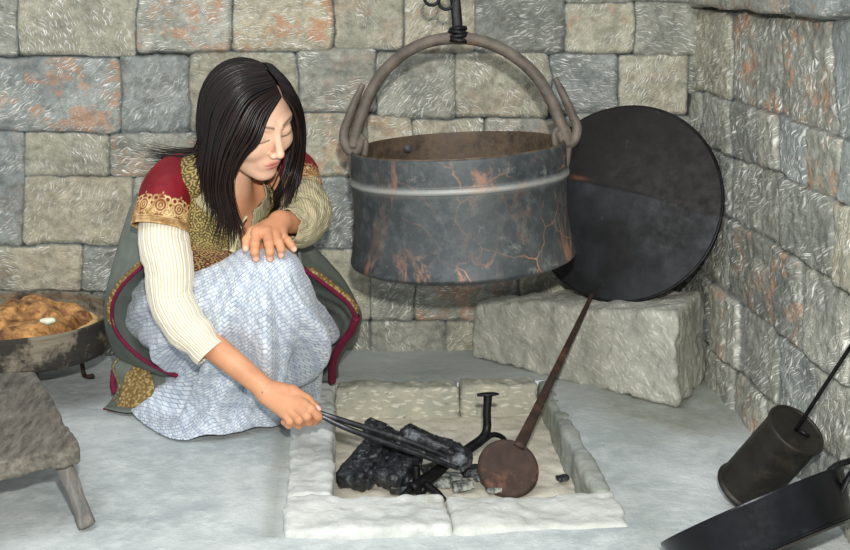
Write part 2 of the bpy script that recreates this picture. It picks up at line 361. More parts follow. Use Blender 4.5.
wv = t.n('ShaderNodeTexWave', {'Vector': uv, 'Scale': .09, 'Distortion': 1.}, bands_direction='X').outputs['Fac']; col = t.mix(t.mr(wv, .55, .9, 0, .35), col, lin((130, 146, 170)))  # broad blue-grey bands paint fold shading into the cloth colour
M_skirt = t.done(col, .8, 0, bk.outputs['Fac'], -.35, .002, .25, Sheen_Weight=.2)
t = NT('ribbed_cream_cotton'); uv = t.attr('uvp', 'Vector')
wv = t.n('ShaderNodeTexWave', {'Vector': uv, 'Scale': .5, 'Distortion': .25, 'Detail': 1.}, bands_direction='X').outputs['Fac']
n2 = t.noise(uv, 1.3, 4, .6); col = t.mix(t.mr(wv, .35, .8), lin((204, 192, 164)), lin((232, 227, 212))); col = t.mix(t.mr(n2, .5, .7, 0, .3), col, lin((214, 200, 166)))
M_sleeve = t.done(col, .85, 0, wv, .25, .003, .2, Sheen_Weight=.2)
t = NT('beige_shirt_cloth'); uv = t.attr('uvp', 'Vector')
wv = t.n('ShaderNodeTexWave', {'Vector': uv, 'Scale': .6, 'Distortion': 1., 'Detail': 2.}, bands_direction='X').outputs['Fac']
n2 = t.noise(uv, 1.1, 4, .6); col = t.mix(t.mr(wv, .2, .8), lin((156, 146, 114)), lin((188, 178, 146))); col = t.mix(t.mr(n2, .5, .7, 0, .4), col, lin((110, 98, 66)))
M_shirt = t.done(col, .8, 0, wv, .5, .003, .25)
t = NT('red_velvet_with_gold'); g = t.attr('gold'); o = t.obj(); n1 = t.noise(o, 60, 4, .6); n2 = t.noise(o, 12, 3, .5)
red = t.mix(t.mr(n2, .35, .65), lin((84, 8, 18)), lin((122, 14, 28))); gold = t.mix(t.mr(n1, .35, .65), lin((150, 112, 58)), lin((226, 198, 140)))
col = t.mix(g, red, gold); M_velvet = t.done(col, .62, 0, t.math('ADD', t.math('MULTIPLY', g, 1.5), t.math('MULTIPLY', n1, .3)), .6, .002, .3, Sheen_Weight=.15)
M_velvet.node_tree.nodes['Principled BSDF'].inputs['Sheen Tint'].default_value = lin((220, 60, 60))
t = NT('gold_brocade'); o = t.obj(); uv = t.attr('uvp', 'Vector')
vo = t.n('ShaderNodeTexVoronoi', {'Vector': uv, 'Scale': 1.}, voronoi_dimensions='2D'); rg = t.n('ShaderNodeMath', {0: t.math('MULTIPLY', vo.outputs['Distance'], 13.)}, operation='SINE').outputs[0]
g = t.attr('red'); base = t.mix(g, lin((82, 72, 38)), lin((92, 22, 26))); col = t.mix(t.mr(rg, -.1, .5), base, lin((158, 138, 80)))
M_vest = t.done(col, .6, .1, rg, .5, .002, .4)
M_coat = simple('grey_green_wool', (98, 106, 100), (116, 122, 112), 30, .9, 0, .2, .002, (122, 122, 106), 5, spec=.2)
M_lining = simple('grey_lining', (108, 116, 110), (128, 134, 126), 22, .9, 0, .2, .002, spec=.2)
t = NT('gold_braid'); o = t.obj(); vo = t.n('ShaderNodeTexVoronoi', {'Vector': o, 'Scale': 150.}).outputs['Distance']
M_braid = t.done(t.mix(t.mr(vo, .1, .6), lin((190, 166, 112)), lin((118, 94, 52))), .6, .15, vo, .8, .003, .4)
M_maroon = simple('maroon_piping_cloth', (92, 16, 44), (112, 24, 56), 60, .75, 0, .2, .001, spec=.3)

# ------------------------------------------------------------------ stone walls
rng = np.random.default_rng(7)
WARM, GREY, BLUE, TAN, DARK = (168, 165, 148), (157, 157, 147), (146, 151, 148), (176, 170, 150), (134, 136, 129)
def R_(x0, y0, x1, y1, c=GREY, mk=1., org=0., ang=None): return ([(x0, y0), (x1, y0), (x1, y1), (x0, y1)], c, mk, org, ang)
back = [R_(-90, -60, 150, -22), R_(152, -60, 300, -22, WARM), R_(302, -60, 470, -22, BLUE), R_(472, -60, 640, -22, WARM), R_(642, -60, 760, 0, GREY),
 R_(-110, -20, 16, 55, GREY, 1, .1), R_(19, -20, 135, 55, WARM, 1.1, 0, -55), R_(138, -20, 230, 51, GREY, 1.1, .8, 20), R_(233, -20, 332, 50, TAN, 1, .9, 5), R_(335, -20, 402, 49, WARM, 1.1, .2, -50),
 R_(405, -20, 475, 52, TAN, .7, .3, 60), R_(477, -20, 563, 52, DARK, .6, 0, 30), R_(566, 3, 634, 52, WARM, .8, .4, 70), R_(566, -20, 706, 1, GREY), R_(636, 3, 708, 55, GREY, .9, 0, 0),
 R_(-110, 59, 120, 131, BLUE, 1., .8, 45), R_(122, 56, 188, 131, BLUE, .5, .05, 60), R_(190, 53, 296, 131, WARM, .5, .1, 0), R_(299, 50, 375, 111, GREY, 1., .2, 5), R_(378, 54, 455, 117, GREY, .9, .05, 60),
 R_(457, 54, 549, 117, WARM, 1., .15, -30), R_(552, 54, 617, 112, BLUE, .8, 0, 0), R_(620, 56, 688, 114, WARM, .8, .1, 70), R_(690, 57, 760, 92, DARK, .8),
 R_(-110, 134, 23, 245, BLUE, .8, .1, 50), R_(24, 134, 109, 176, WARM, 1.1, 0, -45), R_(111, 134, 200, 176, GREY, .9, .4, 20), R_(25, 178, 132, 244, TAN, .7, .0, 70), R_(134, 178, 298, 244, GREY, .7),
 R_(202, 134, 300, 176, GREY, .8), R_(302, 114, 366, 176, WARM, .8, .5, 60), R_(368, 116, 411, 176, TAN, 1., .3), R_(413, 120, 484, 176, WARM, .9, .1), R_(487, 120, 566, 176, GREY, .9, .2), R_(568, 115, 640, 176, GREY), R_(642, 117, 720, 176, DARK),
 R_(300, 178, 353, 247, BLUE, .9, 0, 50), R_(355, 178, 450, 247, WARM), R_(452, 178, 560, 247, GREY), R_(562, 178, 730, 247, GREY),
 R_(-110, 247, 81, 291, TAN, .9, .1, 0), R_(83, 247, 180, 291, DARK, 1.1, .0, 40), R_(182, 247, 300, 291, GREY), R_(302, 250, 371, 320, WARM, .8), R_(373, 250, 414, 320, GREY, .9), R_(416, 250, 520, 320, GREY, 1., .7), R_(522, 250, 620, 320, WARM), R_(622, 250, 740, 320, DARK),
 R_(-110, 293, 90, 360, GREY), R_(92, 293, 230, 360, DARK), R_(232, 293, 300, 360, GREY), R_(302, 322, 370, 365, GREY), R_(372, 322, 443, 365, GREY, .9), R_(445, 322, 560, 365, WARM, .8), R_(562, 322, 740, 365, DARK)]
def jc(pts): 
    p = np.array(pts, float); return lambda x: np.interp(x, p[:, 0], p[:, 1])
J = [jc([(640, -60), (1100, -120)]), jc([(660, 6), (697, 9), (740, 12), (760, 18), (850, 19), (1000, 16)]), jc([(670, 82), (690, 88), (735, 101), (778, 114), (830, 134), (850, 141), (1000, 190)]),
     jc([(660, 132), (690, 142), (731, 157), (772, 170), (802, 185), (850, 204), (1000, 270)]), jc([(660, 178), (700, 200), (720, 212), (745, 228), (779, 245), (810, 266), (850, 293), (1000, 385)]),
     jc([(660, 238), (700, 270), (720, 287), (750, 312), (788, 341), (850, 390), (1000, 500)]), jc([(650, 290), (700, 336), (742, 376), (790, 420), (850, 474), (1000, 600)]), jc([(640, 330), (700, 392), (850, 545), (1000, 700)])]
cuts = [[640, 700, 790, 880, 1000, 1100], [660, 692, 732, 781, 833, 900, 1000, 1100], [660, 700, 731, 757, 778, 807, 840, 910, 1000, 1100], [660, 705, 731, 782, 836, 900, 1000, 1100],
        [650, 688, 727, 772, 803, 850, 920, 1010, 1100], [640, 682, 712, 741, 778, 815, 870, 950, 1100], [630, 670, 705, 736, 765, 800, 850, 920, 1100]]
rc0 = {TAN: WARM, WARM: GREY}
rcol = [[GREY, DARK, TAN, GREY, GREY], [GREY, TAN, GREY, GREY, BLUE, BLUE, GREY], [GREY, WARM, DARK, GREY, BLUE, GREY, BLUE, GREY, GREY], [GREY, DARK, WARM, DARK, TAN, GREY, GREY], [DARK, GREY, DARK, DARK, WARM, GREY, BLUE, GREY],
        [DARK, DARK, GREY, GREY, BLUE, WARM, GREY, GREY], [DARK, GREY, WARM, GREY, GREY, BLUE, GREY, GREY]]
right = []
orr = {(1, 2): .9, (1, 3): .8, (2, 5): .8, (3, 4): .2, (4, 3): .6, (2, 3): .2, (4, 2): .4, (5, 2): .5, (6, 3): .5, (0, 1): .3, (0, 2): .5}
for k in range(7):
    for q in range(len(cuts[k])-1):
        x0, x1 = cuts[k][q]+.6, cuts[k][q+1]-.6
        poly = [(x0, J[k](x0)+.8), (x1, J[k](x1)+.8), (x1, J[k+1](x1)-.8), (x0, J[k+1](x0)-.8)]
        right.append((poly, rc0.get(rcol[k][q], rcol[k][q]), 1.0, orr.get((k, q), .03), 60+30*rng.random()))
def wall_mesh(name, pts, nu, nv, blocks, inward, flip):
    px, py, d = proj(pts); pw = d/F            # metres per pixel
    wob = np.stack([fbm(pts, 14, 4, 3), fbm(pts, 14, 4, 9)], -1)*2.0
    qx, qy = px+wob[:, 0], py+wob[:, 1]
    best = np.full(len(pts), -50.); bi = np.zeros(len(pts), int)
    for k, (poly, *_r) in enumerate(blocks):
        p = np.array(poly, float); s = np.full(len(pts), 1e9); ss = np.zeros(len(pts)); soft = []
        for a in range(4):
            e = p[(a+1) % 4]-p[a]; L = np.linalg.norm(e); dd = (e[0]*(qy-p[a][1])-e[1]*(qx-p[a][0]))/L; soft.append(dd)
        s = np.min(soft, 0)
        # round the corners a little
        r = 4.; cl = np.minimum(np.stack(soft)-r, 0); s2 = np.where(s < r, r-np.sqrt((np.sort(cl, 0)[:2]**2).sum(0)), s)
        m = s2 > best; best[m] = s2[m]; bi[m] = k
    e = best*pw; edge = np.clip(.62+e/.006, 0, 1)        # 0 in the joint, 1 on the stone
    cx = np.array([np.mean([q[0] for q in b[0]]) for b in blocks]); cyy = np.array([np.mean([q[1] for q in b[0]]) for b in blocks])
    ang = np.array([math.radians(b[4] if b[4] is not None else rng.uniform(-70, 70)) for b in blocks])
    jit = rng.normal(0, 1, (len(blocks), 3)); colr = np.array([lin(b[1])[:3] for b in blocks])*(1+.06*jit[:, :1])
    ux = (px-cx[bi])*pw; uy = -(py-cyy[bi])*pw; a = ang[bi]
    ch = np.stack([ux*np.cos(a)+uy*np.sin(a)+bi*.73, -ux*np.sin(a)+uy*np.cos(a)+bi*.31, 0*ux], -1)
    bulge = .005*np.clip(e/.007, 0, 1)**.5 + .004*jit[bi, 0]*edge + .004*fbm(pts, 16, 4, 5)*edge + .0025*(fbm(pts, 55, 2, 21))*edge - .006*(1-edge)
    tilt = (jit[bi, 1]*ux+jit[bi, 2]*uy)*.05; off = bulge+np.clip(tilt, -.005, .005)*edge
    v = pts+np.asarray(inward)*off[:, None]
    o = mesh(name, v, grid_f(nu, nv, flip), M_wall, None, True, {'bcol': colr[bi], 'chis': ch, 'edge': edge, 'marks': np.array([b[2] for b in blocks])[bi], 'orange': np.array([b[3] for b in blocks])[bi]}, base=False)
    tag(o, kind='structure'); return o
xs = np.arange(-1.45, XR+.03, .0042); zs = np.arange(-.03, 1.12, .0042)
g = np.stack(np.meshgrid(xs, zs, indexing='ij'), -1).reshape(-1, 2)
pts = np.stack([g[:, 0], np.full(len(g), YW), g[:, 1]], -1)
wall_mesh('wall_back', pts, len(xs), len(zs), back, (0, -1, 0), True)
ys = np.arange(1.55, YW+.02, .0045)
g = np.stack(np.meshgrid(ys, zs, indexing='ij'), -1).reshape(-1, 2)
pts = np.stack([wall_x(g[:, 1]), g[:, 0], g[:, 1]], -1)
wall_mesh('wall_right', pts, len(ys), len(zs), right, (-1, 0, 0), False)
# overhanging ledge along the right wall
zl = float(np.median([on_y(700, 9, YW)[2]])); 
def ledge(p):
    c = np.array([XR+.03, (YW+1.55)/2, zl+.065]); q = p.copy(); 
    q = q+np.stack([.012*fbm(p, 7, 3, 2), 0*p[:, 0], .012*fbm(p, 5, 3, 4)], -1)
    return s_box(q, c, (.072, (YW-1.55)/2+.02, .060), None, .005)
v, f = sdf_mesh(ledge, (XR-.1, 1.5, zl-.04), (XR+.1, YW+.05, zl+.17), .009)
one = np.ones(len(v)); blk = (np.floor((v[:, 1]+.15)/.42)).astype(int)
cs = np.array([lin(c)[:3] for c in (BLUE, GREY, TAN, DARK, GREY, BLUE, GREY, GREY, GREY)])[blk % 9]
o = mesh('trim_1', v, f, M_wall, None, True, {'bcol': cs, 'chis': np.stack([v[:, 1], v[:, 2], 0*one], -1), 'edge': np.clip(abs(((v[:, 1]+.15)/.42) % 1-.5)*-60+30, 0, 1), 'marks': .5*one, 'orange': .4*one}, base=False)
tag(o, kind='structure')

# ------------------------------------------------------------------ hearth and floor
hb_l, hb_r = on_z(338, 388), on_z(550, 385); hf_l, hf_r = on_z(328, 500), on_z(590, 512)
hx0 = (hb_l[0]+hf_l[0])/2; hx1 = (hb_r[0]+hf_r[0])/2; hy1 = hb_r[1]; hy0 = hf_l[1]-.0
print('hearth', hx0, hx1, hy0, hy1)
ox0, ox1, oy0, oy1 = hx0-.085, hx1+.035, hy0-.145, hy1+.06
xs = np.arange(-1.5, XR+.06, .012); yy = np.arange(.9, YW+.03, .012)
g = np.stack(np.meshgrid(xs, yy, indexing='ij'), -1).reshape(-1, 2); pts = np.concatenate([g, np.zeros((len(g), 1))], 1)
inside = (g[:, 0] > ox0+.012) & (g[:, 0] < ox1-.012) & (g[:, 1] > oy0+.012) & (g[:, 1] < oy1-.012)
st = np.clip(1.2*vn(pts, 3.1, 4)+.5, 0, .85)*np.clip((g[:, 0]-hx1)/.15, 0, 1)+.55*np.exp(-((g[:, 0]-ox0+.02)/.02)**2)*((g[:, 1] > oy0) & (g[:, 1] < oy1))+.5*np.clip((g[:, 1]-(hy1-.02))/.15, 0, 1)*(g[:, 0] > hx0-.15)  # right-hand stain, plus darker strips beside the left curb and behind the pit
pts[:, 2] = .004*fbm(pts, 4, 4, 1)-.006+.003*np.clip((g[:, 0]-.5)/.3, 0, 1)*fbm(pts, 12, 3, 8)
fc = [q for q in grid_f(len(xs), len(yy), True) if not inside[list(q)].all()]
o = mesh('floor', pts, fc, M_floor, None, True, {'stain_dark': np.clip(st, 0, 1)}, base=False); tag(o, kind='structure')
hearth = thing('hearth', ((hx0+hx1)/2, (hy0+hy1)/2, -.09), 'sunken rectangular fire pit framed by pale stone curbs in the floor', 'hearth')
def curb(x0, x1, y0, y1, mat, seed, top=.010, stain_dark=0., label=None):
    c = np.array([(x0+x1)/2, (y0+y1)/2, (top-.14)/2]); hs = np.array([(x1-x0)/2, (y1-y0)/2, (top+.14)/2])
    def fn(p): return s_box(p, c, hs, None, .010)+.006*fbm(p, 11, 4, seed)+.0025*fbm(p, 55, 3, seed+3)
    v, f = sdf_mesh(fn, c-hs-.02, c+hs+.02, .006); o = mesh('curb_stone', v, f, mat, hearth, True, {'stain_dark': np.full(len(v), stain_dark)})
    if label: o['label'] = label
    return o
def X_at(px, py): return on_z(px, py)[0]
xm = X_at(450, 512); xb = X_at(461, 388)
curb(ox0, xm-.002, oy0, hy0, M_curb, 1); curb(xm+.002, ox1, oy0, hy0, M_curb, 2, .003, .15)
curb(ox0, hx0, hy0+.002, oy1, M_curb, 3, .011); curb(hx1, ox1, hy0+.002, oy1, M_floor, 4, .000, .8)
curb(hx0+.002, xb-.002, hy1, oy1, M_curbface, 5, .001, .4); curb(xb+.002, hx1-.002, hy1-.004, oy1, M_curbface, 6, .004, label='pale tooled stone at the back of the fire pit')
xs = np.linspace(hx0-.075, hx1+.03, 100); yy = np.linspace(hy0-.13, hy1+.05, 120)
g = np.stack(np.meshgrid(xs, yy, indexing='ij'), -1).reshape(-1, 2); pz = np.concatenate([g, np.zeros((len(g), 1))], 1)
pz[:, 2] = -.072+.008*fbm(pz, 7, 4, 3)+.002*fbm(pz, 60, 2, 7)
def ash_z(x, y): q = np.array([[x, y, 0.]]); return float(-.072+.008*fbm(q, 7, 4, 3)[0])
o = mesh('ash_bed', pz, grid_f(100, 120, True), M_ash, hearth); o['label'] = 'bed of pale sand and ash'

# ------------------------------------------------------------------ big rough block in the corner
A, B_, C_, D_, E_ = on_z(474, 354), on_z(676, 406), on_z(702, 371), on_z(625, 348), on_z(480, 349)
D_[1] = min(D_[1], YW-.09); E_[1] = min(E_[1], YW-.02)
foot = [A, B_, C_, D_, E_]
def block_fn(p):
    q = p+.006*np.stack([fbm(p, 18, 3, 1), fbm(p, 18, 3, 2), fbm(p, 18, 3, 3)], -1); s = None
    for k in range(5):
        a, b = foot[k], foot[(k+1) % 5]; e = b-a; nrm = np.array([e[1], -e[0]])/np.hypot(e[0], e[1]); s1 = (q[..., :2]-a[:2])@nrm-.002
        s1 = s1+.10*(q[..., 2]-.09)*(1 if k in (0, 1, 4) else 0)
        s = s1 if s is None else smax(s, s1, .012)
    u = (q[..., :2]-A[:2])@((B_-A)[:2]/np.linalg.norm((B_-A)[:2]))
    top = q[..., 2]-(.142+.068*np.clip(u/.6, 0, 1)) + .10*np.maximum(0, (.09-u))**1
    s = smax(s, top, .016); s = smax(s, -q[..., 2]-.004, .01); return s+.003*fbm(p, 45, 3, 8)
lo = np.min(foot, 0)-.04; hi = np.max(foot, 0)+.04; lo[2] = -.02; hi[2] = .26
v, f = sdf_mesh(block_fn, lo, hi, .0055)
v[:, 1] = np.minimum(v[:, 1], YW-.016)
o = mesh('stone_block', v, f, M_boulder); tag(o, 'long rough-hewn pale stone block lying in the corner below the black disc', 'stone block')

# ------------------------------------------------------------------ black convex griddle disc
dc = P(624, 203, 2.985); n = V(-.47, .20, .87); n /= np.linalg.norm(n); dx, dy, dz = basis(n, V(.97, -.20, .3)); Rd = .237
rr = np.concatenate([[.0008], np.linspace(.008, Rd, 44)]); seg = 128; a = np.arange(seg)/seg*2*math.pi
gx = rr[:, None]*np.cos(a); gy = rr[:, None]*np.sin(a); apx, apy = -.085, .015
dist = np.hypot(gx-apx, gy-apy); rim = np.hypot(gx, gy)/Rd
hgt = .050*(1-rim**2)*.6+.03*np.clip(1-dist/.25, 0, 1)
seam = .028-.10*(gx+.1)*.25-.35*np.clip(gx, 0, 1)**2
low = 1/(1+np.exp((gy-seam)/.0012)); hgt = hgt-.0035*low+.0015*fbm(np.stack([gx, gy, 0*gx], -1).reshape(-1, 3), 14, 3, 2).reshape(gx.shape)
v = dc+gx[..., None]*dx+gy[..., None]*dy+hgt[..., None]*dz; k = len(rr)
f = [(i*seg+j, i*seg+(j+1) % seg, (i+1)*seg+(j+1) % seg, (i+1)*seg+j) for i in range(k-1) for j in range(seg)]+[tuple(range(seg))[::-1]]
rust = np.exp(-((gy-seam-.006)/.004)**2)*np.exp(-((gx+.105)/.022)**2)
root = thing('griddle_disc', P(612, 300, 3.0)*np.array([1, 1, 1]), 'large round black sheet-iron disc leaning upright in the stone corner', 'griddle')
o = solidify(mesh('domed_plate', v.reshape(-1, 3), f, M_disc, root, True, {'lower': low.ravel(), 'rust': rust.ravel()}), .004)
rv, rf = tube_vf(np.vstack([dc+Rd*(np.cos(q)*dx+np.sin(q)*dy)-.001*dz for q in np.linspace(0, 2*math.pi, 129)]), .0042, 8, cap=False, ref=dz); mesh('rim', rv, rf, M_iron, root)

# ------------------------------------------------------------------ cauldron
KD = 2.62; kc = P(457.5, 146, KD); s_ = KD/F
kaz = UP*0+np.array([0, 0, 1.]); kaz = kaz+V(-.055, 0, 0); kx, ky, kz = basis(kaz, RIGHT)
prof = [(107, 0), (107.5, -3), (108, -14), (108, -21), (108, -24.5), (109.5, -26), (110.2, -29), (109.2, -31.5), (107.6, -33), (107.2, -40), (107, -54), (107.5, -68), (109, -84), (111.5, -98), (114, -109), (114, -112.5), (111, -114.5), (100, -119), (80, -123), (50, -125), (1, -126)]
pr = cr(np.array(prof)*s_, 150)
inn = cr(np.array([(1, -122), (60, -120), (98, -116), (106, -106), (104.5, -85), (104, -40), (104.5, -2), (105.5, .8), (107, 0)])*s_, 70)
allp = np.vstack([inn, pr[1:]])
def wob(v):
    n = fbm(v.reshape(-1, 3), 9, 3, 4).reshape(v.shape[:-1])*.0022; rad = v/np.maximum(np.linalg.norm(v[..., :2], axis=-1)[..., None], .01); rad[..., 2] = 0
    return rad*n[..., None]*(np.linalg.norm(v[..., :2], axis=-1) > .02)[..., None]
v, f = lathe_vf(allp, 140, (kc, kx, ky, kz), wob)
zz = np.repeat(allp[:, 1], 140); isin = np.repeat((np.arange(len(allp)) < 66).astype(float), 140)
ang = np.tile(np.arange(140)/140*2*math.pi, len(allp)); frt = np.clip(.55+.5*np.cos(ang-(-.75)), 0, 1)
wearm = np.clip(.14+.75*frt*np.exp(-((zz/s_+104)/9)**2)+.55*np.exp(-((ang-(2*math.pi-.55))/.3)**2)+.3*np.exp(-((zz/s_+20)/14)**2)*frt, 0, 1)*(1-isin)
ridge = np.exp(-((zz/s_+29)/3.4)**2)*(1-isin)
root = thing('cauldron', kc+np.array([0, 0, -135*s_]), 'large blackened copper cauldron hanging by its bail above the fire pit', 'cauldron')
mesh('pot_body', v, f, M_cauldron, root, True, {'ridge': ridge, 'wear': wearm, 'inside': isin})
def K(x, y, dz=0.): return P(x, y, KD+dz)        # point in the cauldron's plane
hp = [K(569, 146), K(562, 128), K(551, 100), K(536, 76), K(515, 57), K(488, 43), K(458, 38), K(428, 42), K(402, 55), K(382, 74), K(368, 98), K(358, 126), K(353, 148)]
mb = MB(); mb.add(*tube_vf(hp, 6.6*s_, 16, 120, .92, ref=FWD*0+np.cross(FWD, [0, 0, 1.])*0+FWD, section=None))
o = mb.build('bail_handle', M_rust, root)
for sgn, pts_ in ((1, [K(558, 132), K(566, 143), K(573, 141), K(577, 128), K(571, 112), K(562, 92), K(555, 78)]), (-1, [K(361, 138), K(357, 150), K(349, 150), K(344, 136), K(349, 118), K(356, 100), K(363, 84)])):
    v, f = tube_vf(pts_, np.array([6.5, 6.5, 6.4, 6., 5.6, 4.8, 3.2])*s_, 12, 40, .8); mesh('handle_curl', v, f, M_rust, root)
    cxp = 568 if sgn > 0 else 352; yo = 141 if sgn > 0 else 150
    lug = [K(cxp-5*sgn, yo+34), K(cxp-1*sgn, yo+16), K(cxp+0*sgn, yo+2), K(cxp-1*sgn, yo-10), K(cxp-7*sgn, yo-14), K(cxp-13*sgn, yo-7), K(cxp-12*sgn, yo+6)]
    v, f = tube_vf(lug, 4.4*s_, 12, 40, .8); mesh('handle_lug', v, f, M_rust, root)
    for q in (12, 26):
        c = K(cxp-6*sgn, yo+q+2, -.02); mesh('rivet', *(lambda z: (z[0], z[1]))(lathe_vf([(.0001, .004), (.004, .0035), (.0065, .001), (.007, -.004)], 14, (c, *basis(V(.5*sgn, 0, .85))))), M_rust, root)
c = kc+kx*(-52*s_)+ky*(88*s_)+kz*(-12*s_); mesh('rivet', *lathe_vf([(.0001, .005), (.005, .004), (.009, .001), (.010, -.004)], 16, (c, *basis(-ky-.3*kz))), M_cauldron, root)
# hook strap and ring chain
root = thing('hanging_hook', K(458, 42), 'black iron strap hook with rope binding holding the cauldron bail', 'hook')
v, f = tube_vf([K(458, 44), K(457, 20), K(455, -5), K(453, -60)], 5.2*s_, 12, 30, .45, ref=RIGHT, section='box'); mesh('strap', v, f, M_iron, root)
mb = MB()
for k, (yo, r, tlt) in enumerate([(29, 7.2, .1), (33, 8.2, -.12), (37, 8.6, .1), (41, 8.2, -.08)]):
    cc = K(458, yo); loop = [cc+RIGHT*math.cos(q)*r*s_+FWD*math.sin(q)*r*s_*.95+UP*math.cos(q)*tlt*r*s_ for q in np.linspace(0, 2*math.pi, 25)]; mb.add(*tube_vf(loop, 2.5*s_, 8, cap=False))
mb.build('binding', M_iron, root)
def link(c, w_, h_, rot, r=.0036):
    ca, sa = math.cos(rot), math.sin(rot); ax = V(ca, sa, .2); ay = V(-sa, ca, 0)
    return tube_vf([c+ax*math.cos(q)*w_+ay*math.sin(q)*h_ for q in np.linspace(0, 2*math.pi, 25)], r, 8, cap=False)
mb = MB()
root = thing('ring_chain', K(440, 10), 'short black iron ring chain dangling left of the hook strap', 'chain')
for (x, y, a_) in ((446, 1, .3), (432, -3, -.2), (449, -16, 1.2), (440, -26, .4), (448, -38, 1.3)):
    v, f = link(K(x, y), .016, .0175, a_); mesh('ring', v, f, M_iron, root)
bar = thing('wall_bracket', on_y(452, -62, YW), 'iron bar bracket set in the wall above the picture', 'bracket')
q0 = K(453, -60); v, f = tube_vf([np.array([q0[0], YW+.01, q0[2]]), q0, q0-np.array([0, .03, 0])], .009, 10); mesh('bar', v, f, M_iron, bar)

# ------------------------------------------------------------------ iron peel (flat round shovel)
bl = P(508, 469, 2.455)
tipn = P(593, 293, 2.90); sh = P(519, 447, 2.635)
root = thing('iron_peel', bl, 'rusty iron peel with round flat blade and long rod handle standing in the ash', 'peel')
ax = (tipn-bl)/np.linalg.norm(tipn-bl); nrm = V(-.1, .12, .98); bx_, by_, bz_ = basis(nrm, ax)
a = np.linspace(0, 2*math.pi, 60, endpoint=False); rb = .060
ring = [(rb*(1.0 if abs(q) < 9 else 1)*math.cos(q)*(.93), rb*math.sin(q)*1.02) for q in a]
vs = [bl]+[bl+bx_*x*r_+by_*y*r_+bz_*(-.003*(1-r_*r_)) for r_ in (.5, .85, 1.) for x, y in ring]
fs = [(0, 1+j, 1+(j+1) % 60) for j in range(60)]+[(1+i*60+j, 1+(i+1)*60+j, 1+(i+1)*60+(j+1) % 60, 1+i*60+(j+1) % 60) for i in range(2) for j in range(60)]
solidify(mesh('blade', vs, fs, M_peel, root), .004, 0)
st = bl+bx_*.048+bz_*.003
v, f = tube_vf([st, st*.8+tipn*.2, st*.45+tipn*.55, st*.18+tipn*.82, tipn], np.array([.0125, .0098, .0075, .0062, .0048]), 10, 40, .45, ref=np.cross(ax, nrm)); mesh('handle', v, f, M_peel, root)

# ------------------------------------------------------------------ fire: logs, coals, andiron, tongs
def lump(name, a, b, w_, th, seed, mat, label, cat, group=None, amp=.25, up=(0, 0, 1)):
    a, b = np.asarray(a), np.asarray(b); ax = (b-a); L = np.linalg.norm(ax); X, Y, Z = basis(np.asarray(up, float)-ax/L*(np.asarray(up)@ax/L), ax); R = np.stack([X, Y, Z], 1); c = (a+b)/2
    def fn(p):
        q = (p-c)@R; n_ = np.stack([q[..., 0]*.25, q[..., 1], q[..., 2]], -1)
        cell = np.round(n_*38+fbm(p, 30, 2, seed)[..., None])/38; s = s_box(p, c, (L/2, w_, th), R, min(w_, th)*.45)
        return (s+1.3*amp*min(w_, th)*fbm(n_, 26, 3, seed)+.22*min(w_, th)*vn(cell, 50, seed+5)+.07*th*vn(p, 130, seed+2))*.6
    ext = np.abs(R)@np.array([L/2, w_, th])+.012; v, f = sdf_mesh(fn, c-ext, c+ext, .003 if L > .06 else .0025)
    o = mesh(name, v, f, mat, None, False); return tag(o, label, cat, 'charred logs in the fire pit' if name == 'charred_log' else 'embers lying in the ash')
lump('charred_log', P(349, 484, 2.47), P(386, 440, 2.56), .033, .020, 11, M_char, 'left charred log half lying on the ash, ash-streaked', 'charcoal')
lump('charred_log', P(388, 486, 2.46), P(414, 444, 2.54), .033, .021, 12, M_char, 'middle charred log with white-flecked face under the tongs', 'charcoal')
lump('charred_log', P(364, 428, 2.49), P(415, 446, 2.47), .020, .017, 13, M_char, 'black charred stick crossing on top of the two logs', 'charcoal')
lump('charred_log', P(402, 434, 2.47), P(470, 462, 2.45), .024, .019, 14, M_char, 'ragged black charcoal piece gripped at the tip of the tongs', 'charcoal')
for k, (x, y, s1, lb, m) in enumerate([(402, 488, .016, 'small black coal beside the iron dog front foot', M_char), (438, 482, .018, 'grey ash-covered ember left of the peel', M_ashlump), (462, 486, .016, 'grey ember in front of the peel blade', M_ashlump),
        (481, 478, .013, 'pale ember touching the peel blade left edge', M_ashlump), (495, 490, .012, 'flat grey flake under the peel blade', M_ashlump), (563, 480, .008, 'tiny black coal at the right curb of the pit', M_char), (452, 478, .013, 'grey crumbly ember between the iron dog and the peel', M_ashlump), (471, 472, .014, 'dark ember right below the tip of the held charcoal', M_char), (430, 470, .013, 'black coal wedged under the firedog bar', M_char)]):
    b = on_z(x, y, -.062); lump('ember', b+np.array([-s1*1.4, 0, .002]), b+np.array([s1*1.4, .01*((k % 3)-1), .003]), s1, s1*.6, 30+k, m, lb, 'ember', amp=.4)
root = thing('andiron', PF(420, 497, -.07), 'small forged iron firedog with flat nail-head upright and curled hook', 'andiron')
d0 = 2.56
v, f = tube_vf([P(488, 394, d0), P(487, 412, d0), P(487, 428, d0), P(483, 438, d0-.01), P(470, 448, d0-.03), P(440, 468, d0-.08), P(412, 489, d0-.13)], np.array([.0095, .0085, .009, .010, .0105, .011, .0105]), 12, 60); mesh('main_bar', v, f, M_iron, root)
v, f = tube_vf([P(477, 395, d0), P(485, 394.5, d0), P(494, 394, d0), P(499, 394, d0)], np.array([.006, .009, .008, .003]), 12, 16, .5, ref=FWD); mesh('flat_head', v, f, M_iron, root)
v, f = tube_vf([P(484, 440, d0-.01), P(492, 435, d0), P(500, 436, d0+.01), P(506, 442, d0+.02), P(508, 452, d0+.03)], np.array([.0065, .006, .0055, .005, .004]), 10, 30); mesh('curled_hook', v, f, M_iron, root)
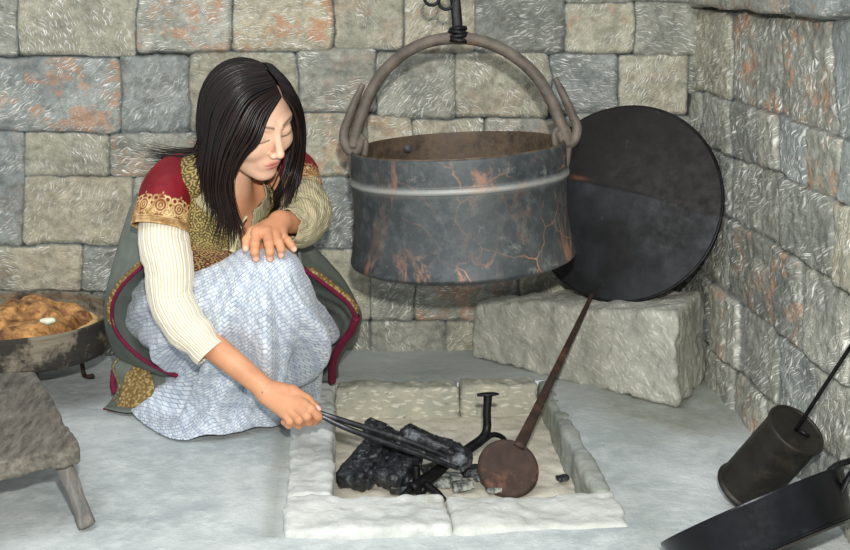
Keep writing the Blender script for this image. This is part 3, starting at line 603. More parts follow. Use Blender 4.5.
v, f = tube_vf([P(416, 466, 2.45), P(417, 480, 2.45), P(420, 492, 2.45), P(428, 482, 2.46), P(445, 466, 2.49)], np.array([.008, .0085, .009, .0095, .009]), 12, 40); mesh('front_prong', v, f, M_iron, root)
v, f = tube_vf([P(425, 484, 2.45), P(436, 492, 2.43), P(444, 500, 2.41)], np.array([.0085, .0075, .006]), 10, 16); mesh('foot', v, f, M_iron, root)
v, f = tube_vf([P(410, 490, 2.43), P(403, 497, 2.415), P(400, 502, 2.41)], np.array([.0085, .0075, .006]), 10, 16); mesh('foot', v, f, M_iron, root)
tg0 = P(297, 404, 2.385); root = thing('fire_tongs', P(470, 462, 2.45), 'long dark iron fire tongs held by the woman over the pit', 'tongs')
for k, (dy_, dd) in enumerate(((-1.9, .004), (2.1, -.006))):
    v, f = tube_vf([P(300, 405+dy_*.3, 2.386), P(322, 415+dy_*.8, 2.385), P(350, 426+dy_*1.7, 2.39+dd), P(395, 441+dy_*2.2, 2.41+dd), P(435, 456+dy_*2.0, 2.425+dd), P(458, 466+dy_*1.1, 2.435+dd)], np.array([.0042, .0048, .0056, .0054, .0050, .0046]), 10, 50, .55, ref=UP); mesh('arm', v, f, M_tongs, root)
v, f = tube_vf([P(296, 402, 2.39), P(290, 402, 2.395), P(300, 406, 2.386)], .0045, 10, 14); mesh('spring_bend', v, f, M_tongs, root)

# ------------------------------------------------------------------ tray with pie on a trivet
tc = P(14, 314, 2.83); sT = 2.83/F; tc_bot = tc[2]-.083
root = thing('wooden_tray', (tc[0], tc[1], 0.0), 'wide round scorched wooden tray on short iron legs by the wall', 'tray')
op = [(88, -37), (93, -36), (96.5, -30), (97.5, -15), (98, -3), (97, -.5), (95, -.5), (94, -3), (93, -20), (1, -21)]
pf = np.array(op)*sT; pf = np.vstack([[(.0005, -37*sT)], cr(pf[:9], 60), [(.0005, -21*sT)]])
def wob2(v): return np.stack([0*v[..., 0], 0*v[..., 0], .0035*vn(v.reshape(-1, 3), 6, 3).reshape(v.shape[:-1])], -1)
v, f = lathe_vf(pf, 110, (tc, np.array([1., 0, 0]), np.array([0, 1., 0]), np.array([0, 0, 1.])), wob2); mesh('tray_body', v, f, M_tray, root)
pf = cr(np.array([(92.8, -3.), (92.6, -19.5), (40, -20.2), (.3, -20.4)])*sT, 30); v, f = lathe_vf(pf, 90, (tc, np.array([1., 0, 0]), np.array([0, 1., 0]), np.array([0, 0, 1.])), wob2); mesh('tray_inside', v, f[:], M_trayin, root)
zb = tc[2]-37*sT
for px_, py_, an in ((38, 398, 0), (84, 377, 1), (-50, 385, 2)):
    b = on_z(px_, py_); top = np.array([b[0]*.94+tc[0]*.06, b[1]*.94+tc[1]*.06, zb+.006])
    if an == 1: ptsl = [top, (top+b)/2, b+np.array([0, 0, .008]), b+np.array([.012, -.012, .004]), b+np.array([.026, -.012, .006])]
    else: ptsl = [top, (top+b)/2, b]
    v, f = tube_vf(ptsl, .0085, 10, 20, .5, section='box'); mesh('leg', v, f, M_peel, root)
pc = tc+np.array([0, 0, -20*sT])
def pie(p):
    q = p-pc; a = np.arctan2(q[:, 1], q[:, 0]); R = .165+.006*np.sin(5*a)+.004*np.sin(11*a+1); r = np.hypot(q[:, 0], q[:, 1])
    top = .050+.018*fbm(p, 15, 4, 3)+.006*vn(p, 60, 5)-.02*(r/R)**4; s = smax(r-R, q[:, 2]-top, .02); return smax(s, -q[:, 2]+.002, .005)*.8
v, f = sdf_mesh(pie, pc+np.array([-.2, -.2, -.01]), pc+np.array([.2, .2, .09]), .0035)
root = thing('baked_pie', pc, 'golden browned pie with crumpled crust lying in the wooden tray', 'food'); mesh('crust', v, f, M_crust, root)
def rimf(p):
    q = p-pc; a = np.arctan2(q[:, 1], q[:, 0]); r = np.hypot(q[:, 0], q[:, 1]); R = .172+.004*np.sin(7*a)
    return (np.hypot(r-R, (q[:, 2]-.014)*.9)-.0105-.002*fbm(p, 30, 2, 3))*.8
v, f = sdf_mesh(rimf, pc+np.array([-.2, -.2, -.01]), pc+np.array([.2, .2, .04]), .0035); o = mesh('crust_edge', v, f, M_dough, root); o['label'] = 'pale dough rim'
cc = P(47, 321, 2.83-.13)
def chs(p): return s_ell(p, cc, (.020, .012, .009))+.006*fbm(p, 40, 2, 4)
v, f = sdf_mesh(chs, cc-.045, cc+.045, .003); o = mesh('filling', v, f, M_cream, root); o['label'] = 'white filling showing through the crust'

# ------------------------------------------------------------------ low stool
zt = .152; cor = [on_z(-80, 478, zt), on_z(81, 446, zt), on_z(36, 371, zt), on_z(-80, 371, zt)]
root = thing('wooden_stool', (on_z(10, 500)[0], on_z(10, 500)[1], 0), 'low weathered plank stool with splayed leg at the left edge', 'stool')
cA = np.array(cor)[:, :2]
def seat(p):
    q = p[:, :2]+.004*np.stack([fbm(p, 9, 3, 1), fbm(p, 9, 3, 2)], -1); s = None
    for k in range(4):
        a, b = cA[k], cA[(k+1) % 4]; e = b-a; nr = np.array([e[1], -e[0]])/np.hypot(*e); d = (q-a)@nr; s = d if s is None else smax(s, d, .012)
    zc = p[:, 2]-(zt-.016)+.002*fbm(p*np.array([3, 1, 1]), 9, 3, 6); return smax(s, abs(zc)-.016, .006)+.0012*vn(p*np.array([6, 1, 1]), 25, 2)
lo = np.array([cA[:, 0].min()-.02, cA[:, 1].min()-.02, zt-.05]); hi = np.array([cA[:, 0].max()+.02, cA[:, 1].max()+.02, zt+.02])
v, f = sdf_mesh(seat, lo, hi, .0045); mesh('seat', v, f, M_plank, root)
for (tp, bt) in (((60, 455), (87, 525)), ((-60, 460), (-80, 530)), ((20, 392), (26, 420))):
    a_ = on_z(*tp, zt-.025); b_ = on_z(*bt, 0.004)
    v, f = tube_vf([a_, (a_+b_)/2, b_], np.array([.0155, .0165, .0165]), 10, 20, .9); v = v+.0015*vn(v, 40, 4)[:, None]; mesh('leg', v, f, M_leg, root)

# ------------------------------------------------------------------ black drum roaster and pan at the right
g0, g1 = P(743, 489, 2.26), P(797, 429, 2.16); ga = g1-g0; gL = np.linalg.norm(ga); gx_, gy_, gz_ = basis(ga)
root = thing('drum_roaster', g0-gz_*.03, 'black cylindrical coffee roasting drum on a rod leaning by the right wall', 'roaster')
gr = .0505; prg = [(.0005, 0), (gr*.93, 0), (gr*1.06, .002), (gr*1.08, .006), (gr*1.04, .010), (gr, .012), (gr, gL-.012), (gr*1.02, gL-.010), (gr*1.07, gL-.004), (gr*1.05, gL), (gr*.97, gL), (gr*.95, gL-.003), (.0005, gL-.003)]
v, f = lathe_vf(prg, 64, (g0, gx_, gy_, gz_)); o = mesh('drum', v, f, M_grind, root); bevel(o, .0008)
v, f = tube_vf([g0+gz_*.002, g0-gz_*.035], np.array([.0045, .0025]), 8); mesh('spike', v, f, M_iron, root)
v, f = tube_vf([g1-gz_*.004, P(851, 346, 2.04), P(905, 268, 1.94)], np.array([.0040, .0035, .0040]), 10, 30); mesh('rod', v, f, M_iron, root)
sl = g1+gx_*.0-gz_*.002
v, f = tube_vf([g1+gx_*.004-gy_*.003+gz_*.001, g1+gx_*.02-gy_*.012+gz_*.002], .004, 8); mesh('hatch_slot', v, f, M_iron, root)
pn = V(-.36, .86, -.36); px_, py_, pz_ = basis(pn, V(.92, .38, 0)); pcn = P(752, 508, 1.98); PS = .955
root = thing('roasting_pan', pcn-pz_*.075, 'black iron shallow pan with strap handle tilted at the lower right corner', 'pan')
pp = [(.0005, -.075), (.128, -.075), (.138, -.073), (.143, -.066), (.161, -.004), (.1625, 0), (.160, 0), (.139, -.062), (.132, -.070), (.0005, -.070)]
v, f = lathe_vf(cr(np.array(pp)*PS, 70), 90, (pcn, px_, py_, pz_)); mesh('pan_body', v, f, M_pan, root)
v, f = lathe_vf(np.array([(.0005, -.0775), (.124, -.0775), (.128, -.0750), (.127, -.073)])*PS, 80, (pcn, px_, py_, pz_)); mesh('pan_base', v, f, M_panb, root)
v, f = tube_vf([P(800, 494, 1.90), P(820, 480, 1.89), P(836, 466, 1.90), P(852, 460, 1.91), P(880, 448, 1.93)], np.array([.003, .006, .008, .008, .007]), 12, 40, .6); mesh('strap_handle', v, f, M_iron, root)
v, f = tube_vf([P(838, 500, 1.90), P(846, 482, 1.90), P(856, 468, 1.91), P(875, 454, 1.93)], np.array([.005, .0055, .006, .006]), 10, 24, .6); mesh('strap_handle', v, f, M_iron, root)

# ================================================================== the woman
person = thing('person', on_z(225, 405), 'woman in red velvet sleeves and pale blue skirt crouching beside the fire pit', 'person')
HD = 2.45
hf = V(.68, -.50, .54); hf /= np.linalg.norm(hf); hu = V(.20, .80, .56); hu -= hf*(hu@hf); hu /= np.linalg.norm(hu); hl = np.cross(hf, hu)*-1.   # towards her left
HC = P(247.5, 117, HD); HR = np.stack([hl, hf, hu], 1); HS = 1.0
def loc(p): return ((p-HC)@HR)/HS
def head_sdf(p):
    q = loc(p); qa = q.copy(); qa[..., 0] = abs(qa[..., 0])
    E = lambda c, r: s_ell(qa, np.array(c), r)
    s = E((0, -.010, .022), (.071, .085, .078))
    s = smin(s, E((0, .034, .0), (.0605, .056, .082)), .03)
    s = smin(s, E((0, .040, -.048), (.046, .044, .052)), .02)
    s = smin(s, s_cone(qa, (.047, .006, -.052), (.010, .066, -.086), .019, .0155), .022)
    s = smin(s, E((0, .074, -.087), (.0145, .014, .013)), .014)
    s = smin(s, E((.036, .062, -.022), (.024, .024, .022)), .02)          # cheek
    s = smin(s, s_cone(qa, (0.012, .086, .028), (.042, .070, .030), .006, .006), .014)   # brow
    s = smax(s, -E((.031, .101, .009), (.019, .017, .0125)), .012)        # socket
    s = smin(s, E((.031, .0745, .007), (.0155, .0135, .0120)), .005)       # lid over eyeball
    s = smin(s, s_cone(qa, (0, .088, .022), (0, .1075, -.022), .0062, .0078), .011)      # nose
    s = smin(s, E((0, .1075, -.0262), (.0078, .0082, .0070)), .006)
    s = smin(s, E((.0105, .0985, -.030), (.0058, .0085, .0058)), .005)
    s = smax(s, -E((.006, .1015, -.0375), (.0028, .005, .0035)), .003)
    s = smin(s, E((0, .078, -.058), (.025, .015, .017)), .012)            # mouth mound
    s = smin(s, E((.005, .0905, -.0545), (.0125, .0048, .0034)), .004)
    s = smin(s, E((0, .0892, -.0625), (.0130, .0052, .0040)), .004)
    s = smax(s, -E((0, .0985, -.0586), (.0190, .0060, .0010)), .002)
    s = smin(s, E((.073, -.008, -.002), (.007, .016, .027)), .008)        # ear
    return s*HS
nb = P(226, 198, 2.545); nk = HC+HR@np.array([0, -.03, -.075])
SR, ER, WR = P(172, 188, 2.53), P(171, 312, 2.465), P(262, 386, 2.42)
SL, EL, WL = P(292, 182, 2.66), P(308, 222, 2.53), P(280, 222, 2.44)
PEL = P(208, 322, 2.79); CH = P(228, 228, 2.63); KL = P(272, 268, 2.45); KR = P(212, 356, 2.72); FL = on_z(262, 390, .03); FR = on_z(215, 372, .035)
def chain(p, pts, rad, k=.004):
    s = None
    for i in range(len(pts)-1):
        c = s_cone(p, pts[i], pts[i+1], rad[i], rad[i+1]); s = c if s is None else smin(s, c, k)
    return s
# right hand, closed round the tongs
rh_palm = [(P(268, 391, 2.415), P(299, 402, 2.392), .0165, .0115), (P(268, 392, 2.415), P(295, 408, 2.385), .0165, .0115), (P(267, 394, 2.415), P(290, 412, 2.388), .016, .011), (P(266, 395, 2.418), P(285, 414, 2.395), .0145, .0105)]
rh_f = [([P(299, 401, 2.39), P(311, 409, 2.366), P(318.5, 417, 2.370), P(316, 421.5, 2.385)], [.0108, .0093, .0082, .0074]),
        ([P(296, 407, 2.384), P(307, 416, 2.358), P(309, 422, 2.372), P(302, 422, 2.392)], [.0108, .0093, .0083, .0075]),
        ([P(291, 411, 2.386), P(299, 420, 2.366), P(299, 425, 2.380), P(293, 423, 2.398)], [.0102, .0088, .0080, .0072]),
        ([P(285, 413, 2.392), P(290, 421, 2.378), P(289, 425, 2.390), P(284, 422, 2.404)], [.0095, .0080, .0072, .0065])]
rh_t = ([P(276, 388, 2.41), P(293, 391, 2.402), P(307, 399, 2.395), P(318, 409.5, 2.385)], [.0135, .0110, .0088, .0072])
# left hand, resting over the knee
lh_palm = [(WL, P(257, 233, 2.385), .017, .0118), (WL, P(266, 233, 2.385), .017, .0118), (WL, P(275, 235, 2.392), .016, .011), (WL, P(282, 236, 2.402), .015, .0105)]
lh_f = [([P(257, 232, 2.385), P(255, 244, 2.366), P(255, 252, 2.366), P(256, 258.5, 2.374)], [.0108, .0092, .0082, .0072]),
        ([P(267, 232, 2.385), P(269, 244, 2.362), P(270, 252, 2.362), P(270, 258.5, 2.370)], [.0108, .0092, .0083, .0073]),
        ([P(275, 234, 2.392), P(279, 243, 2.372), P(281, 249, 2.368), P(281, 255, 2.374)], [.0102, .0088, .0080, .0070]),
        ([P(282, 236, 2.402), P(288, 241, 2.39), P(291, 245, 2.386), P(294, 249, 2.388)], [.0092, .0078, .0071, .0062])]
lh_t = ([P(268, 226, 2.42), P(253, 232, 2.405), P(247, 240, 2.392), P(246, 248.5, 2.385)], [.0140, .0108, .0088, .0072])
def hand_sdf(p, palm, fing, th):
    s = None
    for a_, b_, r0, r1 in palm:
        c = s_cone(p, a_, b_, r0, r1); s = c if s is None else smin(s, c, .012)
    fs = None
    for pts_, rad in fing:
        c = chain(p, pts_, rad, .003); fs = c if fs is None else np.minimum(fs, c)
    s = smin(s, fs, .004); return smin(s, chain(p, *th), .006)
def body_sdf(p):
    s = head_sdf(p)
    s = smin(s, s_cone(p, nb, nk, .046, .043), .02)
    t_ = s_ell(p, CH+FWD*.02, (.115, .085, .11)); t_ = smin(t_, s_cone(p, SR, SL, .040, .040), .02); t_ = smin(t_, s_cone(p, CH, PEL, .10, .095), .05)
    t_ = smin(t_, s_cone(p, P(228, 205, 2.57), nb, .045, .040), .02)
    s = smin(s, t_, .03)
    a_ = smin(s_cone(p, SR, ER, .040, .032), s_cone(p, ER, WR, .032, .0215), .01); a2 = smin(s_cone(p, SL, EL, .038, .028), s_cone(p, EL, WL, .027, .0205), .01)
    s = smin(s, smin(a_, a2, .005), .02)
    l = smin(s_cone(p, PEL+RIGHT*.05, KL, .078, .05), s_cone(p, KL, FL, .048, .032), .02); l2 = smin(s_cone(p, PEL-RIGHT*.05, KR, .075, .05), s_cone(p, KR, FR, .045, .032), .02)
    s = smin(s, smin(l, l2, .01), .03)
    s = smin(s, s_cone(p, FL, FL+np.array([.02, -.11, -.008]), .028, .018), .02)
    s = smin(s, hand_sdf(p, rh_palm, rh_f, rh_t), .010); s = smin(s, hand_sdf(p, lh_palm, lh_f, lh_t), .010)
    return s
lo = np.array([P(120, 400, 2.9)[0]-.02, 2.15, 0.0]); hi = np.array([P(335, 230, 2.5)[0], 3.06, .80])
v, f = sdf_mesh(body_sdf, lo, hi, .0045, 10)
# refine: the head and hands again at a finer grid, replacing the coarse part
def clip_keep(v, f, mask): keep = mask[f].all(1); f = f[keep]; u, inv = np.unique(f.ravel(), return_inverse=True); return v[u], inv.reshape(-1, 4)
def zone(p):   # negative inside the fine zones
    return np.minimum(np.linalg.norm(p-HC, axis=1)-.168, np.minimum(np.linalg.norm(p-P(292, 405, 2.39), axis=1)-.062, np.linalg.norm(p-P(270, 238, 2.39), axis=1)-.062))
vz = zone(v); cv, cf = clip_keep(v, f, vz > -.004)
mb = MB(); mb.add(cv, cf)
for c, r, h in ((HC, .168, .0016), (P(292, 405, 2.39), .062, .0015), (P(270, 238, 2.39), .062, .0015)):
    fv, ff = sdf_mesh(body_sdf, c-r-.01, c+r+.01, h, 14); fv, ff = clip_keep(fv, ff, zone(fv) < .001); mb.add(fv, ff)
bv = np.vstack(mb.v); q = loc(bv); ax_ = abs(q[:, 0])
def blob(c, r, pw=2.): return np.exp(-((((q-np.array(c))*np.array([1, 1, 1])/np.array(r))**2).sum(1))**(pw/2))
qa = q.copy(); qa[:, 0] = ax_
def blob2(c, r): return np.exp(-((((qa-np.array(c))/np.array(r))**2).sum(1))**1.6)
lips = np.maximum(blob2((.004, .094, -.0547), (.0165, .02, .0042)), blob2((0, .093, -.0632), (.0145, .02, .0052)))
tb = np.clip((ax_-.010)/.036, 0, 1); browc = .0285+.0055*np.sin(tb*2.2)-.002*tb
brow = .8*np.exp(-((q[:, 2]-browc)/(.0028*(1.1-.5*tb)))**2)*((ax_ > .010) & (ax_ < .049) & (q[:, 1] > .05))
tl = (ax_-.031)/.0165; lash = .0005-.0035*(1-tl**2); lsh = .9*np.exp(-((q[:, 2]-lash)/.0016)**2)*((abs(tl) < 1.05) & (q[:, 1] > .05))
brow = np.maximum(brow, lsh); brow = np.maximum(brow, .55*blob2((0.0, .097, -.0586), (.016, .02, .0009)))
tan = np.clip((np.linalg.norm(bv-HC, axis=1)-.12)/.06, 0, 1)
nail = np.zeros(len(bv))
for c in [P(318.5, 408, 2.379)]+[P(x, y, d) for x, y, d in ((256, 259, 2.367), (270, 259.5, 2.363), (281.5, 255.5, 2.367), (295, 249.5, 2.382), (245.5, 249, 2.378))]:
    nail = np.maximum(nail, np.exp(-(np.linalg.norm(bv-c, axis=1)/.0062)**4))
mesh('body', bv, mb.f, M_skin, person, True, {'lips': lips, 'brow': brow, 'tan': tan, 'nail': nail})

# hair ------------------------------------------------------------------
def cap_sdf(p):
    q = loc(p); qa = q.copy(); qa[..., 0] = abs(qa[..., 0])
    s = s_ell(qa, np.array((0, -.012, .022)), (.0775, .088, .0845)); s = smin(s, s_ell(q, np.array((0, -.045, -.045)), (.068, .052, .085)), .03)
    cut = s_ell(q, np.array((0.002, .115, -.030)), (.068, .085, .116)); return smax(s, -cut, .008)*HS
v, f = sdf_mesh(cap_sdf, HC-.17, HC+.17, .0035); hair = mesh('hair', v, f, M_hair, person, True, {'tone': .2+.25*vn(v, 30, 1)})
Lg = [[(281, 96, 2.362), (267, 117, 2.345), (257, 141, 2.345), (240, 158, 2.37), (229, 180, 2.41), (234, 212, 2.43), (246, 238, 2.44)],
      [(278, 89, 2.365), (254, 106, 2.335), (240, 134, 2.335), (229, 158, 2.36), (223, 188, 2.40), (230, 222, 2.43), (229, 252, 2.45)],
      [(274, 81, 2.37), (242, 92, 2.335), (224, 124, 2.345), (216, 156, 2.38), (215, 188, 2.42), (220, 218, 2.44), (213, 243, 2.45)],
      [(268, 73, 2.385), (235, 80, 2.36), (213, 110, 2.38), (208, 148, 2.42), (205, 178, 2.45), (210, 203, 2.46), (205, 225, 2.47)],
      [(262, 67, 2.41), (230, 73, 2.40), (209, 105, 2.42), (206, 138, 2.46), (198, 158, 2.48), (180, 166, 2.48), (158, 168, 2.50)],
      [(255, 62, 2.44), (228, 68, 2.44), (206, 104, 2.47), (204, 135, 2.51), (199, 152, 2.53), (172, 155, 2.54), (144, 152, 2.54)],
      [(248, 60, 2.47), (224, 69, 2.48), (205, 104, 2.52), (204, 140, 2.55), (203, 160, 2.56), (193, 172, 2.56), (178, 176, 2.55)],
      [(242, 60, 2.50), (224, 74, 2.54), (212, 108, 2.58), (210, 145, 2.58), (207, 165, 2.58), (200, 180, 2.58), (190, 190, 2.58)]]
Rg = [[(283, 96, 2.365), (293, 108, 2.385), (298.5, 127, 2.42), (298, 148, 2.46), (293, 170, 2.49), (284, 196, 2.47), (282, 222, 2.46)],
      [(280, 87, 2.37), (295, 98, 2.405), (302, 120, 2.44), (302, 148, 2.48), (297, 173, 2.51), (291, 196, 2.50), (284, 215, 2.48)],
      [(275, 78, 2.385), (292, 88, 2.43), (302, 115, 2.48), (303, 148, 2.51), (298, 178, 2.53), (290, 200, 2.53), (276, 215, 2.50)],
      [(268, 70, 2.41), (284, 77, 2.45), (298, 108, 2.52), (299, 150, 2.56), (290, 185, 2.57), (275, 205, 2.55), (262, 222, 2.52)],
      [(258, 62, 2.45), (274, 67, 2.49), (288, 95, 2.56), (288, 140, 2.58), (280, 180, 2.58), (268, 205, 2.56), (255, 222, 2.54)]]
rg = np.random.default_rng(5); LIFT = .003
hv, hfc, tone, nn = [], [], [], 0
def strand(pts, wd, tn):
    global nn
    path = cr(pts, 26)
    for _ in range(3):           # lay the lock on the skull instead of through it
        dd = cap_sdf(path); e = .002; g = np.stack([cap_sdf(path+np.eye(3)[a]*e)-dd for a in range(3)], -1)/e; g /= np.linalg.norm(g, axis=1)[:, None]+1e-9
        path = path+g*np.clip(LIFT-dd, 0, .03)[:, None]*(np.linalg.norm(path-HC, axis=1) < .16)[:, None]
    k3 = path.copy(); k3[1:-1] = (path[:-2]+path[1:-1]*2+path[2:])/4; path = k3
    T = np.gradient(path, axis=0); T /= np.linalg.norm(T, axis=1)[:, None]
    V0 = path-CAM; W = np.cross(T, -FWD); W /= np.linalg.norm(W, axis=1)[:, None]+1e-9; N = np.cross(W, T)
    t = np.linspace(0, 1, 26); r = wd*np.minimum(1, .35+t*5)*np.clip((1-t)*2.2, .04, 1)**.8
    for k, (a_, b_) in enumerate(((-1, 0), (0, .5), (1, 0), (0, -.5))):
        hv.append(path+W*(r*a_)[:, None]+N*(r*b_)[:, None])
    b = nn
    for i in range(25):
        for k in range(4):
            k2 = (k+1) % 4; hfc.append((b+k*26+i, b+k2*26+i, b+k2*26+i+1, b+k*26+i+1))
    tone.append(np.full(104, tn)); nn += 104
def sheet(G, num, layers=(0, .012), spread=1.):
    g3 = np.array([[P(*c) for c in row] for row in G])
    global LIFT
    for i in range(num):
        u = rg.random(); gg = cr(g3, 101)[int(u*100)]
        gg = gg.copy(); dep = rg.uniform(*layers); sx = rg.normal(0, 1); sy = rg.normal(0, 1); tt = np.linspace(0, 1, len(gg))**1.6
        gg = gg+FWD*dep+RIGHT*(sx*.010*spread*tt)[:, None]+UP*(sy*.008*spread*tt)[:, None]
        LIFT = rg.uniform(.0015, .006)
        cut = rg.uniform(.60, 1.05); gg = cr(gg, 40)[:max(12, int(40*min(cut, 1)))]
        strand(gg, rg.uniform(.0013, .0027), rg.random()**1.5)
sheet(Lg, 1000); sheet(Rg, 420, (0, .008), .6)
for k in range(26):   # loose flyaway ends over the shoulder
    u = rg.random(); e = P(rg.uniform(142, 172), rg.uniform(145, 172), 2.53); pts = [P(208, 120+20*u, 2.50), P(203, 148+6*u, 2.51), P(185, 155+6*u, 2.52), e]; strand(pts, .0013, .6)
mesh('strands', np.vstack(hv), hfc, M_hair, hair, True, {'tone': np.concatenate(tone)})

# clothes ------------------------------------------------------------------
def sleeve(name, ctr, rad, mat, nL=80, nA=140, scale=(14., 30.), fold=0., gold=None, flat=1., axisdir=None, ripple=None):
    path = cr([P(*c) for c in ctr], nL); r = cr(np.array(rad)[:, None], nL)[:, 0]; T, N, B = frames(path)
    ref = FWD; N = ref-(T@ref)[:, None]*T; N /= np.linalg.norm(N, axis=1)[:, None]; B = np.cross(T, N)
    a = np.arange(nA+1)/nA*2*math.pi; t = np.linspace(0, 1, nL)
    L = np.concatenate([[0], np.cumsum(np.linalg.norm(np.diff(path, axis=0), axis=1))])
    A, TT = np.meshgrid(a, t); rr_ = r[:, None]*np.ones_like(A)
    if fold:
        pp_ = np.stack([np.cos(A)*1.2, np.sin(A)*1.2, L[:, None]*30+0*A], -1).reshape(-1, 3); rr_ = rr_+fold*fbm(pp_, 1.3, 3, 4).reshape(A.shape)
    if ripple: rr_ = rr_+ripple(A, TT, L[:, None])
    v = path[:, None]+rr_[..., None]*(N[:, None]*np.cos(A)[..., None]+B[:, None]*np.sin(A)[..., None]*flat)
    arc = A*r.mean(); at = {'uvp': np.stack([arc*100, L[:, None]*100+0*A, 0*A], -1).reshape(-1, 3)}
    if gold is not None: at['gold'] = gold(arc, L[-1]-L[:, None]+0*A).ravel()
    o = mesh(name, v.reshape(-1, 3), grid_f(nL, nA+1), mat, person, True, at); solidify(o, .002, -1); return o
def embroid(arc, h):   # arc metres round the sleeve, h metres above its hem
    g = np.zeros_like(arc)
    def ln(d, wd): return np.clip(1.6-abs(d)/wd, 0, 1)
    for hh, wd in ((.002, .0024), (.0065, .0009), (.0095, .0009), (.0125, .0009), (.0155, .0013)): g = np.maximum(g, ln(h-hh, wd))
    pit = .034; x = (arc % pit)-pit/2; X = abs(x)
    for cx_, cy_, R0 in ((.0, .034, .0105), (.0, .034, .0055), (.0125, .024, .0060), (.0125, .024, .0026), (.0105, .0445, .0048), (.017, .036, .0040)):
        d = np.hypot(X-cx_, h-cy_); g = np.maximum(g, ln(d-R0, .0013))
    for cx_, cy_, rx, ry in ((.0, .034, .0025, .0032), (.006, .0205, .0034, .0017), (.0, .0215, .0022, .0030), (.0165, .0205, .0026, .0016), (.0045, .0500, .0030, .0018), (.0, .0545, .0016, .0026), (.0135, .0345, .0028, .0016), (.0125, .024, .0016, .0016)):
        g = np.maximum(g, np.clip(1.8-1.5*np.hypot((X-cx_)/rx, (h-cy_)/ry), 0, 1))
    return g
sleeve('cream_sleeve', [(164, 215, 2.49), (164, 240, 2.475), (169, 268, 2.465), (171, 298, 2.46), (183, 322, 2.45), (198, 339, 2.44), (211, 353, 2.435)], [.046, .050, .0475, .044, .043, .037, .0325], M_sleeve, 110, 120, fold=.0022,
       ripple=lambda A, T, L: .0006*np.cos(A*26)+.004*np.sin(T*30+2*np.sin(A))*np.clip((T-.4)*2, 0, 1)*.5)
sleeve('velvet_sleeve', [(192, 172, 2.555), (184, 174, 2.54), (176, 180, 2.52), (168, 193, 2.50), (163.5, 210, 2.485), (160, 229, 2.475)], [.030, .044, .051, .054, .056, .0575], M_velvet, 130, 330, fold=.0014, gold=embroid)
sleeve('velvet_sleeve', [(270, 162, 2.665), (284, 165, 2.66), (295, 172, 2.64), (301, 182, 2.61), (304, 196, 2.58)], [.034, .046, .046, .042, .042], M_velvet, 90, 260, fold=.0014, gold=embroid)
sleeve('loose_shirt_sleeve', [(303, 190, 2.60), (305, 205, 2.56), (304, 217, 2.53), (297, 226, 2.49), (287, 226, 2.455)], [.042, .050, .049, .042, .032], M_shirt, 70, 120, fold=.006)
sleeve('brocade_shoulder', [(222, 172, 2.53), (208, 176, 2.525), (196, 180, 2.52), (186, 184, 2.52)], [.040, .052, .054, .050], M_vest, 40, 100, fold=.002)
# torso clothes: stacked ellipses along the spine
tf = V(.42, -.35, .84); tf /= np.linalg.norm(tf)
def torso(name, grow, mat, keep, nL=80, nA=200, top=0., red=None, cut_low=1.):
    cs = [P(233, 181, 2.515), P(226, 195, 2.55), P(223, 206, 2.575), P(222, 222, 2.60), P(220, 245, 2.635), P(215, 275, 2.69), P(210, 300, 2.74)]
    wr = np.array([.060, .092, .128, .142, .132, .120, .125])+grow; dr = np.array([.058, .098, .122, .118, .112, .104, .12])+grow
    path = cr(cs, nL); T, _, _ = frames(path); t = np.linspace(0, 1, nL); wv_ = cr(wr[:, None], nL)[:, 0]; dv = cr(dr[:, None], nL)[:, 0]
    Fv = tf-(T@tf)[:, None]*T; Fv /= np.linalg.norm(Fv, axis=1)[:, None]; S = np.cross(T, Fv)
    a = np.linspace(-math.pi, math.pi, nA); A, TT = np.meshgrid(a, t)
    pp_ = np.stack([np.cos(A), np.sin(A), TT*2], -1).reshape(-1, 3); nz = .0035*fbm(pp_, 4, 3, 6).reshape(A.shape)
    v = path[:, None]+(dv[:, None]+nz)[..., None]*(Fv[:, None]*np.cos(A)[..., None])+(wv_[:, None]+nz)[..., None]*(S[:, None]*np.sin(A)[..., None])
    kp = keep(A, TT).ravel(); f = [q for q in grid_f(nL, nA, True) if kp[list(q)].all()]
    at = {'uvp': np.stack([A*.11*100, TT*.36*100, 0*A], -1).reshape(-1, 3)}
    if red is not None: at['red'] = red(A, TT).ravel()
    o = mesh(name, v.reshape(-1, 3), f, mat, person, True, at); solidify(o, .003, -1); return o, (path, Fv, S, wv_, dv)
torso('shirt', .004, M_shirt, lambda A, T: (T > .02) & (abs(A+.22) > np.clip(.30-T*.9, 0, 1)))
vest, fr = torso('brocade_vest', .013, M_vest, lambda A, T: (T > .07) & (T < .80-.5*np.clip(.45-abs(A+.22), 0, 1)) & (abs(A+.22) > .27+.08*np.sin(T*6)), red=lambda A, T: np.clip((T-.27)*10, 0, 1)*np.clip((1.15-abs(A+.22))*5, 0, 1))
# shirt placket cord with tassel
v, f = tube_vf([P(247, 216, 2.45), P(243, 222, 2.452), P(240, 230, 2.458), P(237, 240, 2.465), P(232, 252, 2.46)], np.array([.0022, .0022, .0024, .0036, .0070]), 10, 30); mesh('neck_cord', v, f, simple('straw_cord', (170, 158, 118), (204, 194, 156), 60, .8), person)
